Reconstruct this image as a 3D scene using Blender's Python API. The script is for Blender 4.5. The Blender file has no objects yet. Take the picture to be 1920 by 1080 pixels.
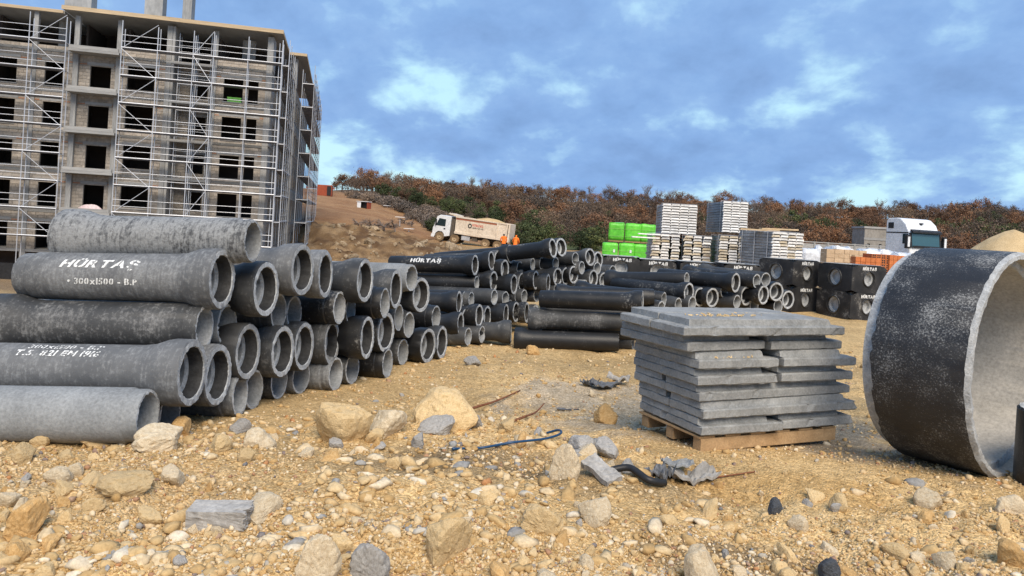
import bpy, bmesh, math, random
import numpy as np
from mathutils import Vector, Matrix, Euler

# ------------------------------------------------------------------ camera, sky, sun, exposure
sc = bpy.context.scene
COL = sc.collection
ROLL = math.atan(.06)
CA, SA = math.cos(ROLL), math.sin(ROLL)
FPX, CX, CY, EYE = 1400., 960., 427.6, 1.65      # focal length and principal point of the photograph, eye height
cam_d = bpy.data.cameras.new('camera')
cam = bpy.data.objects.new('camera', cam_d)
COL.objects.link(cam)
cam_d.sensor_width = 36.0
cam_d.lens = 36.0 * FPX / 1920.0
cam_d.shift_y = -(540. - CY) / 1920.
cam_d.clip_start = .05
cam_d.clip_end = 3000
cam.matrix_world = Matrix(((CA, -SA, 0, 0), (0, 0, -1, 0), (SA, CA, 0, EYE), (0, 0, 0, 1)))
sc.camera = cam

SUN_EL, SUN_AZ = math.radians(46), math.radians(166)     # azimuth measured from +Y (view direction) to +X
sun_dir = Vector((math.sin(SUN_AZ) * math.cos(SUN_EL), math.cos(SUN_AZ) * math.cos(SUN_EL), math.sin(SUN_EL)))
ld = bpy.data.lights.new('sun', 'SUN')
ld.energy = 3.3
ld.angle = math.radians(38)
ld.color = (1.0, .87, .70)
sun = bpy.data.objects.new('sun', ld)
COL.objects.link(sun)
sun.rotation_euler = (-sun_dir).to_track_quat('-Z', 'Y').to_euler()

world = bpy.data.worlds.new('World')
sc.world = world
world.use_nodes = True
wt = world.node_tree
for n in list(wt.nodes):
    wt.nodes.remove(n)


def N(t, typ, **kw):
    n = t.nodes.new(typ)
    for k, v in kw.items():
        if k in n.bl_rna.properties:
            setattr(n, k, v)
    return n


def math_node(t, op, a, b=None, clamp=False):
    n = t.nodes.new('ShaderNodeMath')
    n.operation = op
    n.use_clamp = clamp
    for i, v in enumerate((a, b)):
        if v is None:
            continue
        if isinstance(v, (int, float)):
            n.inputs[i].default_value = v
        else:
            t.links.new(v, n.inputs[i])
    return n.outputs[0]


def ramp(t, fac, stops, interp='LINEAR'):
    n = t.nodes.new('ShaderNodeValToRGB')
    n.color_ramp.interpolation = interp
    el = n.color_ramp.elements
    while len(el) > 1:
        el.remove(el[-1])
    el[0].position = stops[0][0]
    el[0].color = tuple(stops[0][1]) + (1,) if len(stops[0][1]) == 3 else stops[0][1]
    for p, c in stops[1:]:
        e = el.new(p)
        e.color = tuple(c) + (1,) if len(c) == 3 else c
    t.links.new(fac, n.inputs[0])
    return n.outputs[0]


def mixc(t, fac, a, b, mode='MIX'):
    n = t.nodes.new('ShaderNodeMix')
    n.data_type = 'RGBA'
    n.blend_type = mode
    n.clamp_factor = True
    if isinstance(fac, (int, float)):
        n.inputs[0].default_value = fac
    else:
        t.links.new(fac, n.inputs[0])
    for i, v in ((6, a), (7, b)):
        if isinstance(v, (tuple, list)):
            n.inputs[i].default_value = tuple(v) + ((1,) if len(v) == 3 else ())
        else:
            t.links.new(v, n.inputs[i])
    return n.outputs[2]


def noise(t, vec, scale, detail=4, rough=.55, dist=0., dims='3D'):
    n = t.nodes.new('ShaderNodeTexNoise')
    n.noise_dimensions = dims
    n.inputs['Scale'].default_value = scale
    n.inputs['Detail'].default_value = detail
    n.inputs['Roughness'].default_value = rough
    n.inputs['Distortion'].default_value = dist
    if vec is not None:
        t.links.new(vec, n.inputs['Vector'])
    return n.outputs[0]


def build_sky():
    t = wt
    L = t.links.new
    tc = N(t, 'ShaderNodeTexCoord')
    sep = N(t, 'ShaderNodeSeparateXYZ')
    L(tc.outputs['Generated'], sep.inputs[0])
    zc = math_node(t, 'MAXIMUM', sep.outputs[2], 0.0)
    den = math_node(t, 'ADD', zc, .42)
    comb = N(t, 'ShaderNodeCombineXYZ')
    L(math_node(t, 'DIVIDE', sep.outputs[0], den), comb.inputs[0])
    L(math_node(t, 'DIVIDE', sep.outputs[1], den), comb.inputs[1])
    mp = N(t, 'ShaderNodeMapping')
    L(comb.outputs[0], mp.inputs[0])
    mp.inputs['Rotation'].default_value = (0, 0, .3)
    mp.inputs['Scale'].default_value = (1.0, .9, 1)
    mp.inputs['Location'].default_value = (5.3, 2.2, 0)
    v = mp.outputs[0]
    big = noise(t, v, 1.7, 4, .5, .1)
    mid = noise(t, v, 5.2, 8, .56, .12)
    fine = noise(t, v, 12., 6, .62, .1)
    sky = N(t, 'ShaderNodeTexSky')
    sky.sky_type = 'NISHITA'
    sky.sun_disc = False
    sky.sun_elevation = SUN_EL
    sky.sun_rotation = SUN_AZ
    sky.air_density = 1.2
    sky.dust_density = 1.0
    # cloud deck: blue grey, lilac where it thins
    deck = ramp(t, math_node(t, 'ADD', math_node(t, 'MULTIPLY', big, .3), math_node(t, 'ADD', math_node(t, 'MULTIPLY', mid, .5), math_node(t, 'MULTIPLY', fine, .2))), [(.37, (1.55, 2.75, 5.0)), (.46, (1.85, 3.3, 5.9)), (.53, (2.2, 3.8, 6.4)), (.61, (2.9, 4.6, 7.1))])
    deck = mixc(t, math_node(t, 'MULTIPLY', fine, .35), deck, (2.25, 3.2, 5.4))
    gapc = mixc(t, .15, (4.4, 7.0, 8.0), sky.outputs[0], 'MIX')
    s = math_node(t, 'ADD', math_node(t, 'MULTIPLY', mid, .62), math_node(t, 'MULTIPLY', big, .38))
    # gaps show more where one looks along the deck, low over the horizon
    low = math_node(t, 'SUBTRACT', 1.0, math_node(t, 'MULTIPLY', zc, 2.3), True)
    s = math_node(t, 'ADD', s, math_node(t, 'MULTIPLY', low, .085))
    gap = ramp(t, s, [(.555, (0, 0, 0)), (.60, (.22, .22, .22)), (.67, (.95, .95, .95))])
    col = mixc(t, gap, deck, gapc)
    bg = N(t, 'ShaderNodeBackground')
    L(col, bg.inputs[0])
    bg.inputs[1].default_value = .1
    out = N(t, 'ShaderNodeOutputWorld')
    L(bg.outputs[0], out.inputs[0])


build_sky()
sc.view_settings.view_transform = 'Standard'
sc.view_settings.look = 'None'
sc.view_settings.gamma = 1
sc.view_settings.exposure = 0.45
sc.view_settings.use_curve_mapping = False
sc.render.engine = 'CYCLES'
sc.cycles.use_denoising = True
sc.cycles.max_bounces = 5
sc.cycles.diffuse_bounces = 3
sc.cycles.glossy_bounces = 2
sc.cycles.transmission_bounces = 3
sc.cycles.transparent_max_bounces = 4

# ------------------------------------------------------------------ surveying: pixel of the photograph -> point of the place
def W(px, py, Y):
    xc = (px - CX) / FPX * Y
    yc = (CY - py) / FPX * Y
    return Vector((xc * CA - yc * SA, Y, EYE + xc * SA + yc * CA))


def G(px, py, z=0.):
    k = ((px - CX) * SA + (CY - py) * CA) / FPX
    return W(px, py, (z - EYE) / k)


# ------------------------------------------------------------------ terrain
T_PX = np.array([-700, 0, 300, 590, 700, 800, 900, 1000, 1200, 1500, 1920, 2600], float)
T_D = np.array([0, 5.4, 6.5, 8, 10, 12, 20, 30, 45, 62, 70, 76, 86, 100, 130, 170, 220, 300, 500, 1500], float)
T_Z = np.array([
    [0] * 12, [0] * 12, [-.09] * 12, [-.19] * 12, [-.27] * 12, [-.33] * 12,
    [-.9, -.9, -.9, -.5, -.3, -.3, -.3, -.3, -.3, -.3, -.3, -.3],
    [-2, -2, -2, -1.5, -1, -.6, -.4, -.3, -.3, -.3, -.3, -.3],
    [-3.4, -3.4, -3.4, -3, -2.5, -1.5, -.6, -.4, -.3, -.3, -.2, -.2],
    [-4, -4, -4, -3.5, -3.2, -2.2, -.7, -.5, -.3, -.3, 0, 0],
    [-4, -4, -4, -1.2, -1.2, -1.2, -.7, -.5, -.3, -.2, 0, 0],
    [-4, -4, -3, .6, .45, -.3, -.65, -.5, -.3, -.2, 0, 0],
    [-3, -3, -2, 1.2, .9, -.1, -.6, -.6, -.4, -.3, 0, 0],
    [0, 0, 0, 2.8, 2.0, .7, -.3, -.5, -.3, -.2, .1, .1],
    [4, 4, 4, 5.0, 4.3, 3.0, 2.0, .9, 1, 1, 2.2, 2.2],
    [8, 8, 8, 7.4, 6.8, 5.8, 5, 4.5, 4.5, 4.8, 6.8, 6.8],
    [9.5, 9.5, 9.5, 9.0, 10.0, 10.2, 10.0, 10.0, 10.2, 10.2, 12.8, 12.8],
    [9.5, 9.5, 9.5, 9.2, 10.2, 10.4, 10.2, 10.2, 10.4, 10.4, 12.5, 12.5],
    [8] * 12, [4] * 12], float)
_rng = np.random.default_rng(7)
_TAB = _rng.random((256, 256))


def vnoise(x, y):
    xi = np.floor(x).astype(int)
    yi = np.floor(y).astype(int)
    fx = x - xi
    fy = y - yi
    fx = fx * fx * (3 - 2 * fx)
    fy = fy * fy * (3 - 2 * fy)
    g = lambda a, b: _TAB[a & 255, b & 255]
    return (g(xi, yi) * (1 - fx) + g(xi + 1, yi) * fx) * (1 - fy) + (g(xi, yi + 1) * (1 - fx) + g(xi + 1, yi + 1) * fx) * fy - .5


def fbm(x, y, f, o=3):
    r = 0
    a = 1.
    for i in range(o):
        r = r + a * vnoise(x * f + 17.3 * i, y * f + 5.1 * i)
        f *= 2.07
        a *= .5
    return r


def smooth(a, b, x):
    t = np.clip((x - a) / (b - a), 0, 1)
    return t * t * (3 - 2 * t)


FLAT = [(-3.2, 6.2, 1.6), (-2.6, 7.6, 1.5), (-2.0, 9.3, 1.5), (2.2, 6.2, 1.0), (3.5, 6.2, .9)]


def ground_h(x, y):
    x = np.asarray(x, float)
    y = np.asarray(y, float)
    D = np.maximum(y, .3)
    px = np.clip(CX + FPX * x / D, T_PX[0], T_PX[-1])
    i = np.clip(np.searchsorted(T_PX, px) - 1, 0, len(T_PX) - 2)
    j = np.clip(np.searchsorted(T_D, D) - 1, 0, len(T_D) - 2)
    fx = (px - T_PX[i]) / (T_PX[i + 1] - T_PX[i])
    fy = np.clip((D - T_D[j]) / (T_D[j + 1] - T_D[j]), 0, 1)
    z = (T_Z[j, i] * (1 - fx) + T_Z[j, i + 1] * fx) * (1 - fy) + (T_Z[j + 1, i] * (1 - fx) + T_Z[j + 1, i + 1] * fx) * fy
    near = 1 - smooth(10, 16, D)
    fl = 1.
    for (cx, cy, r) in FLAT:
        fl = fl * (.15 + .85 * smooth(r * .7, r * 1.3, np.hypot(x - cx, y - cy)))
    z = z + near * fl * (.10 * fbm(x, y, .8, 2) + .075 * fbm(x + 9, y, 2.6, 2) + .034 * fbm(x, y + 4, 9., 4))
    berm = np.exp(-((y - 4.75 - .10 * x) / .55) ** 2) * smooth(-4.5, -2.5, x) * (1 - smooth(.6, 1.6, x))
    z = z + berm * (.075 + .10 * fbm(x + 2, y, 1.4, 3))
    mid = smooth(12, 18, D) * (1 - smooth(50, 60, D))
    z = z + mid * .10 * fbm(x, y, .5, 3)
    bank = smooth(60, 66, D) * (1 - smooth(82, 92, D)) * smooth(520, 590, px) * (1 - smooth(800, 900, px))
    z = z + bank * (.8 * fbm(x, y, .25, 4) + .8 * (np.abs(fbm(x, y, .7, 4)) - .22) + .30 * fbm(x, y, 2.3, 3) - .35)
    far = smooth(88, 120, D)
    z = z + far * .9 * fbm(x, y, .06, 4)
    return z


def gh(x, y):
    return float(ground_h(np.array([x]), np.array([y]))[0])


# ------------------------------------------------------------------ materials
MATS = {}


def mat(name, base=(.5, .5, .5), rough=.8, metal=0., spec=.4):
    m = bpy.data.materials.new(name)
    m.use_nodes = True
    t = m.node_tree
    b = t.nodes['Principled BSDF']
    b.inputs['Base Color'].default_value = tuple(base) + (1,)
    b.inputs['Roughness'].default_value = rough
    b.inputs['Metallic'].default_value = metal
    b.inputs['Specular IOR Level'].default_value = spec
    MATS[name] = m
    return m, t, b


def bump(t, b, h, strength, dist):
    n = t.nodes.new('ShaderNodeBump')
    n.inputs['Strength'].default_value = strength
    n.inputs['Distance'].default_value = dist
    t.links.new(h, n.inputs['Height'])
    t.links.new(n.outputs[0], b.inputs['Normal'])


def obj_coords(t, spread=40.):
    tc = N(t, 'ShaderNodeTexCoord')
    oi = N(t, 'ShaderNodeObjectInfo')
    va = N(t, 'ShaderNodeVectorMath')
    va.operation = 'ADD'
    sc_ = math_node(t, 'MULTIPLY', oi.outputs['Random'], spread)
    t.links.new(tc.outputs['Object'], va.inputs[0])
    t.links.new(sc_, va.inputs[1])
    return va.outputs[0], oi.outputs['Random']


def mottled(name, c1, c2, scale=4., rough=.85, bs=.3, bd=.01, fine=40., metal=0., spec=.3, obj_var=.0, c3=None, isl=0.):
    """two-tone patchy surface with fine grain; obj_var / isl: per-object and per-piece value change"""
    m, t, b = mat(name, c1, rough, metal, spec)
    v, rnd = obj_coords(t)
    n1 = noise(t, v, scale, 6, .6, .4)
    n2 = noise(t, v, fine, 4, .65)
    stops = [(.32, c1), (.66, c2)] if c3 is None else [(.30, c1), (.52, c2), (.72, c3)]
    c = ramp(t, n1, stops)
    c = mixc(t, .55, c, ramp(t, n2, [(.3, (.55, .55, .55)), (.7, (1.3, 1.3, 1.3))]), 'MULTIPLY')
    if obj_var:
        c = mixc(t, 1., c, ramp(t, rnd, [(0, (1 - obj_var,) * 3), (1, (1 + obj_var,) * 3)]), 'MULTIPLY')
    if isl:
        g = N(t, 'ShaderNodeNewGeometry')
        c = mixc(t, 1., c, ramp(t, g.outputs['Random Per Island'], [(0, (1 - isl,) * 3), (1, (1 + isl,) * 3)]), 'MULTIPLY')
    t.links.new(c, b.inputs['Base Color'])
    h = math_node(t, 'ADD', n2, math_node(t, 'MULTIPLY', n1, 1.5))
    bump(t, b, h, bs, bd)
    return m


def pipe_coat(name, coat, bare, wear, gloss, rings=.5, coat2=None, chipf=26., chipw=.42):
    """bitumen coat worn through to the concrete; streaks run round the barrel"""
    m, t, b = mat(name, coat, .6)
    v, rnd = obj_coords(t)
    mp = N(t, 'ShaderNodeMapping')
    mp.inputs['Scale'].default_value = (9., 1.2, 1.2)
    t.links.new(v, mp.inputs[0])
    streak = noise(t, mp.outputs[0], 5., 6, .7, .1)
    patch = noise(t, v, 2.6, 5, .55, .1)
    grain = noise(t, v, 60., 5, .7)
    chips = noise(t, v, chipf, 5, .75, .1)
    s = math_node(t, 'ADD', math_node(t, 'MULTIPLY', streak, rings), math_node(t, 'MULTIPLY', patch, 1 - rings))
    s = math_node(t, 'ADD', math_node(t, 'MULTIPLY', s, 1 - chipw), math_node(t, 'MULTIPLY', chips, chipw))
    s = math_node(t, 'ADD', s, math_node(t, 'MULTIPLY', math_node(t, 'SUBTRACT', rnd, .5), .06))
    k = .5 + wear
    mask = ramp(t, s, [(k - .05, (0, 0, 0)), (k, (.45, .45, .45)), (k + .05, (1, 1, 1))])
    c2 = coat2 or tuple(min(1, x * 2.1) for x in coat)
    cc = ramp(t, patch, [(.35, coat), (.65, c2)])
    bb = mixc(t, .6, bare, ramp(t, grain, [(.3, (.5, .5, .5)), (.7, (1.35, 1.35, 1.35))]), 'MULTIPLY')
    c = mixc(t, mask, cc, bb)
    # bare fresh-cut rim near the lips and fine scuffs
    scuff = ramp(t, noise(t, v, 30., 3, .8), [(.70, (0, 0, 0)), (.76, (1, 1, 1))])
    c = mixc(t, math_node(t, 'MULTIPLY', scuff, .55), c, tuple(min(1, x * 1.5) for x in bare))
    t.links.new(c, b.inputs['Base Color'])
    r = math_node(t, 'ADD', gloss, math_node(t, 'MULTIPLY', mask, .85 - gloss))
    t.links.new(r, b.inputs['Roughness'])
    h = math_node(t, 'ADD', math_node(t, 'MULTIPLY', grain, .5), math_node(t, 'ADD', chips, math_node(t, 'MULTIPLY', mask, -.3)))
    bump(t, b, h, .45, .006)
    return m


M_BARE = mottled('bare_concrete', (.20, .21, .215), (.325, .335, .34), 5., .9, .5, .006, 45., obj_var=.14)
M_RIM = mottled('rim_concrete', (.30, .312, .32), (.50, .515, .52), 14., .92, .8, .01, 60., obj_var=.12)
M_COATS = {
    'grey': pipe_coat('worn_grey_coat', (.088, .092, .098), (.23, .238, .244), .02, .66, .55, (.15, .154, .158)),
    'light': pipe_coat('streaked_light_concrete', (.045, .047, .05), (.25, .258, .262), -.06, .6, .7),
    'dark': pipe_coat('dark_grey_coat', (.024, .0255, .028), (.20, .20, .198), .085, .58, .4, (.062, .063, .063)),
    'black': pipe_coat('black_coat', (.009, .0095, .0105), (.25, .245, .23), .12, .46, .35, (.020, .020, .021)),
    'plain': mottled('plain_grey_concrete', (.175, .184, .19), (.275, .286, .292), 3.2, .85, .45, .006, 50., obj_var=.1),
}
M_RING = pipe_coat('speckled_black_coat', (.018, .018, .020), (.32, .325, .32), .05, .5, .0, (.035, .035, .037), 75., .60)
M_SOCKET = mottled('black_socket_seal', (.018, .018, .019), (.05, .05, .05), 9., .7, .4, .005, 50.)
M_PAINT = mottled('stencil_white_paint', (.62, .63, .62), (.82, .83, .82), 18., .8, .2, .003, 60.)
M_BLOCK = pipe_coat('black_block_coat', (.011, .0115, .013), (.26, .25, .23), .115, .5, .1, (.035, .034, .034))
M_SLAB = mottled('cast_slab_concrete', (.212, .218, .217), (.312, .318, .314), 6., .88, .6, .008, 55., obj_var=.10)
M_WOOD = mottled('pallet_wood', (.30, .19, .095), (.44, .295, .16), 7., .85, .4, .005, 60., obj_var=.1)
M_BOARD = mottled('pale_timber', (.52, .38, .22), (.66, .50, .31), 3., .8, .2, .004, 30., obj_var=.1)
M_LIME = mottled('tan_limestone', (.50, .34, .155), (.68, .50, .27), 5., .95, .5, .03, 26., c3=(.60, .43, .22), obj_var=.16)
M_PALE = mottled('pale_limestone', (.52, .40, .25), (.70, .59, .42), 6., .95, .5, .02, 28., obj_var=.12)
M_OCHRE = mottled('ochre_stone', (.46, .27, .10), (.64, .42, .19), 6., .95, .4, .02, 28., obj_var=.14)
M_EARTHY = mottled('earthy_boulder', (.20, .14, .085), (.40, .32, .22), 3., .95, .4, .02, 12., obj_var=.25)
M_RUBBLE = mottled('grey_rubble', (.26, .245, .225), (.43, .41, .38), 8., .95, .4, .015, 40., obj_var=.15)
M_SLATE = mottled('dark_slate_stone', (.06, .065, .075), (.13, .14, .155), 8., .8, .7, .02, 40.)
M_BRICK = mottled('pumice_block', (.33, .29, .245), (.47, .42, .36), .8, .95, .5, .02, 6., obj_var=.16, isl=.16)
M_MORTAR = mottled('mortar', (.24, .225, .20), (.32, .30, .27), .6, .95, .3, .01, 8.)
M_CONC = mottled('cast_concrete', (.26, .26, .255), (.38, .38, .37), .5, .92, .4, .02, 5., obj_var=.06)
M_DARKIN = mottled('shade_dark_interior', (.05, .04, .035), (.09, .075, .065), .5, .95, .2, .02, 5.)  # dark colour stands for the shade inside rooms, loft and basement
M_REDBAND = mottled('red_clay_strip', (.36, .15, .08), (.46, .21, .11), 2., .9, .3, .01, 9.)
M_FASCIA = mottled('roof_board', (.42, .32, .20), (.56, .44, .29), .7, .85, .3, .01, 7.)
M_GALV = mottled('galvanised_steel', (.48, .50, .53), (.64, .66, .70), 1.5, .42, .1, .004, 12., metal=.25, spec=.5, obj_var=.1)
M_DECK = mottled('shade_darkened_deck_steel', (.09, .09, .095), (.18, .18, .19), 1.2, .5, .1, .004, 10., metal=.2, spec=.5, obj_var=.1)  # steel darkened to carry the shadow line under each deck
M_RAIL = mottled('shaded_side_steel', (.22, .23, .24), (.34, .35, .36), 1.5, .5, .1, .004, 12., metal=.2)  # darker copy of galvanised steel, carries the shade of the side walls
M_PANELW = mottled('white_plank_end', (.70, .69, .67), (.84, .83, .81), 2.0, .7, .2, .004, 14., obj_var=.16)
M_PANELY = mottled('weathered_plank_end', (.45, .36, .22), (.70, .64, .54), 2.2, .8, .2, .004, 14., obj_var=.2)
M_PANELS = mottled('galvanised_plank_side', (.20, .215, .235), (.34, .36, .38), 1.6, .5, .1, .004, 14., metal=.2, obj_var=.12)
M_GREEN = mottled('green_wrap', (.09, .50, .03), (.16, .64, .06), 1.6, .38, .5, .03, 6., spec=.5, obj_var=.1)
M_WHITEP = mottled('white_vehicle_paint', (.74, .76, .78), (.82, .84, .86), .7, .28, .02, .002, 9., spec=.5)
M_CREAM = mottled('dusty_cream_paint', (.62, .52, .41), (.76, .67, .55), .6, .6, .1, .004, 6.)
M_RUST = mottled('rust_red_stripe', (.30, .09, .05), (.42, .16, .09), 1.2, .7, .1, .004, 9.)
M_TYRE = mottled('dusty_tyre', (.16, .11, .065), (.27, .19, .11), 3., .95, .4, .01, 20.)
M_HUB = mottled('dusty_wheel_hub', (.42, .31, .19), (.55, .43, .28), 4., .7, .2, .005, 20.)
M_BLACK = mottled('black_plastic', (.015, .015, .016), (.03, .03, .032), 4., .45, .2, .004, 20.)
M_CHASSIS = mottled('dusty_chassis', (.07, .06, .05), (.14, .115, .09), 2., .8, .2, .004, 12.)
M_GLASS, _t, _b = mat('tinted_glass', (.02, .035, .04), .06, 0, .8)
M_SKYGLASS, _t, _b = mat('windscreen_glass', (.04, .10, .12), .05, 0, .9)
M_TEXTRED = mottled('red_lettering', (.55, .06, .03), (.62, .09, .05), 3., .6, .05, .002, 9.)
M_TEXTBLK = mottled('black_lettering', (.03, .03, .03), (.05, .05, .05), 3., .6, .05, .002, 9.)
M_ORANGE = mottled('orange_workwear', (.85, .17, .02), (.95, .25, .04), 5., .8, .3, .01, 20.)
M_TROUSER = mottled('dark_trousers', (.03, .032, .04), (.05, .052, .06), 6., .9, .2, .01, 20.)
M_SKIN, _t, _b = mat('skin', (.35, .19, .13), .6)
M_CLAY = mottled('hollow_clay_brick', (.50, .14, .045), (.62, .22, .08), 2.5, .85, .3, .006, 12., obj_var=.15)
M_TANBLK = mottled('tan_block', (.52, .37, .23), (.64, .48, .32), 2., .9, .3, .006, 14., obj_var=.1)
M_WRAP = mottled('white_plastic_wrap', (.56, .60, .66), (.74, .77, .82), 1.4, .3, .8, .05, 5., spec=.5)
M_SAND = mottled('heaped_sand', (.46, .33, .17), (.58, .43, .24), 1.2, .95, .6, .03, 18.)
M_CONT = mottled('rust_red_steel', (.26, .05, .022), (.36, .085, .04), .8, .7, .2, .01, 8.)
M_HOSE, _t, _b = mat('blue_hose', (.012, .055, .13), .4)
M_ROOT = mottled('rusty_brown_root', (.14, .05, .025), (.24, .10, .05), 12., .9, .6, .01, 50.)
M_MEMB = mottled('bitumen_membrane', (.05, .053, .058), (.17, .175, .185), 7., .55, .6, .01, 40.)
M_TARP = mottled('pink_sack', (.58, .44, .44), (.72, .60, .60), 1.5, .7, .7, .03, 6.)
M_GREENB = mottled('green_box', (.16, .50, .08), (.24, .60, .12), 1.5, .6, .1, .01, 6.)
M_STRAW = mottled('straw_chips', (.60, .40, .17), (.80, .62, .36), 9., .9, .4, .01, 40., isl=.2)
M_BARK = mottled('bark', (.09, .065, .05), (.15, .115, .09), 3., .95, .5, .02, 14.)
M_TWIG = mottled('grey_twigs', (.17, .135, .115), (.25, .205, .18), 2., .95, .2, .01, 9., obj_var=.2)


def leaf_mat(name, c1, c2, c3):
    m, t, b = mat(name, c1, .85, 0, .2)
    g = N(t, 'ShaderNodeNewGeometry')
    oi = N(t, 'ShaderNodeObjectInfo')
    c = ramp(t, g.outputs['Random Per Island'], [(0, c1), (.5, c2), (1, c3)])
    c = mixc(t, 1., c, ramp(t, oi.outputs['Random'], [(0, (.50, .56, .60)), (.5, (1, 1, 1)), (1, (1.5, 1.38, 1.18))]), 'MULTIPLY')
    t.links.new(c, b.inputs['Base Color'])
    return m


M_LEAF = {
    'russet': leaf_mat('russet_leaves', (.11, .056, .033), (.17, .092, .054), (.24, .142, .088)),
    'brown': leaf_mat('brown_leaves', (.085, .060, .045), (.135, .098, .072), (.19, .142, .106)),
    'green': leaf_mat('evergreen_leaves', (.032, .046, .018), (.060, .078, .032), (.10, .115, .052)),
    'grey': leaf_mat('grey_brush_twigs', (.12, .092, .072), (.17, .135, .11), (.23, .185, .15)),
}

# ------------------------------------------------------------------ mesh helpers
class MB:
    def __init__(s):
        s.v, s.f, s.m = [], [], []

    def box(s, x0, x1, y0, y1, z0, z1, mi=0):
        b = len(s.v)
        s.v += [(x0, y0, z0), (x1, y0, z0), (x1, y1, z0), (x0, y1, z0), (x0, y0, z1), (x1, y0, z1), (x1, y1, z1), (x0, y1, z1)]
        s.f += [(b, b + 3, b + 2, b + 1), (b + 4, b + 5, b + 6, b + 7), (b, b + 1, b + 5, b + 4), (b + 1, b + 2, b + 6, b + 5), (b + 2, b + 3, b + 7, b + 6), (b + 3, b, b + 4, b + 7)]
        s.m += [mi] * 6
        return s

    def tube(s, p, q, r, n=6, mi=0, r2=None):
        p, q = Vector(p), Vector(q)
        d = (q - p).normalized()
        u = d.orthogonal().normalized()
        w = d.cross(u)
        b = len(s.v)
        for c, rr in ((p, r), (q, r if r2 is None else r2)):
            for i in range(n):
                a = 2 * math.pi * i / n
                s.v.append(tuple(c + (u * math.cos(a) + w * math.sin(a)) * rr))
        for i in range(n):
            j = (i + 1) % n
            s.f.append((b + i, b + j, b + n + j, b + n + i))
            s.m.append(mi)
        s.f.append(tuple(b + i for i in reversed(range(n))))
        s.f.append(tuple(b + n + i for i in range(n)))
        s.m += [mi, mi]
        return s

    def prism(s, pts, y0, y1, mi=0):
        """outline in the xz plane drawn out along y"""
        b = len(s.v)
        n = len(pts)
        s.v += [(x, y0, z) for x, z in pts] + [(x, y1, z) for x, z in pts]
        s.f += [tuple(b + i for i in range(n)), tuple(b + n + i for i in reversed(range(n)))]
        s.m += [mi, mi]
        for i in range(n):
            j = (i + 1) % n
            s.f.append((b + j, b + i, b + n + i, b + n + j))
            s.m.append(mi)
        return s

    def mesh(s, name, mats, smooth_=False, bevel=0., fix=False):
        me = bpy.data.meshes.new(name)
        me.from_pydata(s.v, [], s.f)
        for m in (mats if isinstance(mats, (list, tuple)) else [mats]):
            me.materials.append(m)
        me.polygons.foreach_set('material_index', s.m)
        if bevel or fix:
            bm = bmesh.new()
            bm.from_mesh(me)
            bmesh.ops.recalc_face_normals(bm, faces=bm.faces)
            if bevel:
                bmesh.ops.bevel(bm, geom=bm.edges[:], offset=bevel, segments=2, affect='EDGES', profile=.6)
            bm.to_mesh(me)
            bm.free()
        if smooth_:
            me.polygons.foreach_set('use_smooth', [True] * len(me.polygons))
        me.update()
        return me


def link(name, data, parent=None, loc=(0, 0, 0), rot=(0, 0, 0), scale=(1, 1, 1)):
    o = bpy.data.objects.new(name, data)
    COL.objects.link(o)
    o.location = loc
    o.rotation_euler = rot
    o.scale = scale
    if parent is not None:
        o.parent = parent
    return o


def tag(o, label=None, cat=None, group=None, kind=None):
    if label: o['label'] = label
    if cat: o['category'] = cat
    if group: o['group'] = group
    if kind: o['kind'] = kind
    return o


def thing(name, label, cat, loc=(0, 0, 0), rot=(0, 0, 0), group=None):
    return tag(link(name, None, None, loc, rot), label, cat, group)


def part(name, mb, m, parent, smooth_=False, bevel=0., fix=False, **kw):
    return link(name, mb.mesh(name, m, smooth_, bevel, fix), parent, **kw)


UNIT_BOX = {}


def unit_box(m):
    if m.name not in UNIT_BOX:
        UNIT_BOX[m.name] = MB().box(-.5, .5, -.5, .5, -.5, .5).mesh('unit_' + m.name, m)
    return UNIT_BOX[m.name]


def bar(name, m, parent, x0, x1, y0, y1, z0, z1):
    """a box part, sharing one mesh per material"""
    return link(name, unit_box(m), parent, ((x0 + x1) / 2, (y0 + y1) / 2, (z0 + z1) / 2), (0, 0, 0), (abs(x1 - x0), abs(y1 - y0), abs(z1 - z0)))


UNIT_ROD = {}


def rod(name, m, parent, p, q, r, n=6):
    """a round part from p to q, sharing one mesh per material"""
    k = (m.name, n)
    if k not in UNIT_ROD:
        UNIT_ROD[k] = MB().tube((0, 0, -.5), (0, 0, .5), 1., n).mesh('rod_' + m.name, m, False)
    p, q = Vector(p), Vector(q)
    d = q - p
    return link(name, UNIT_ROD[k], parent, (p + q) / 2, d.to_track_quat('Z', 'Y').to_euler(), (r, r, d.length))


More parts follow.
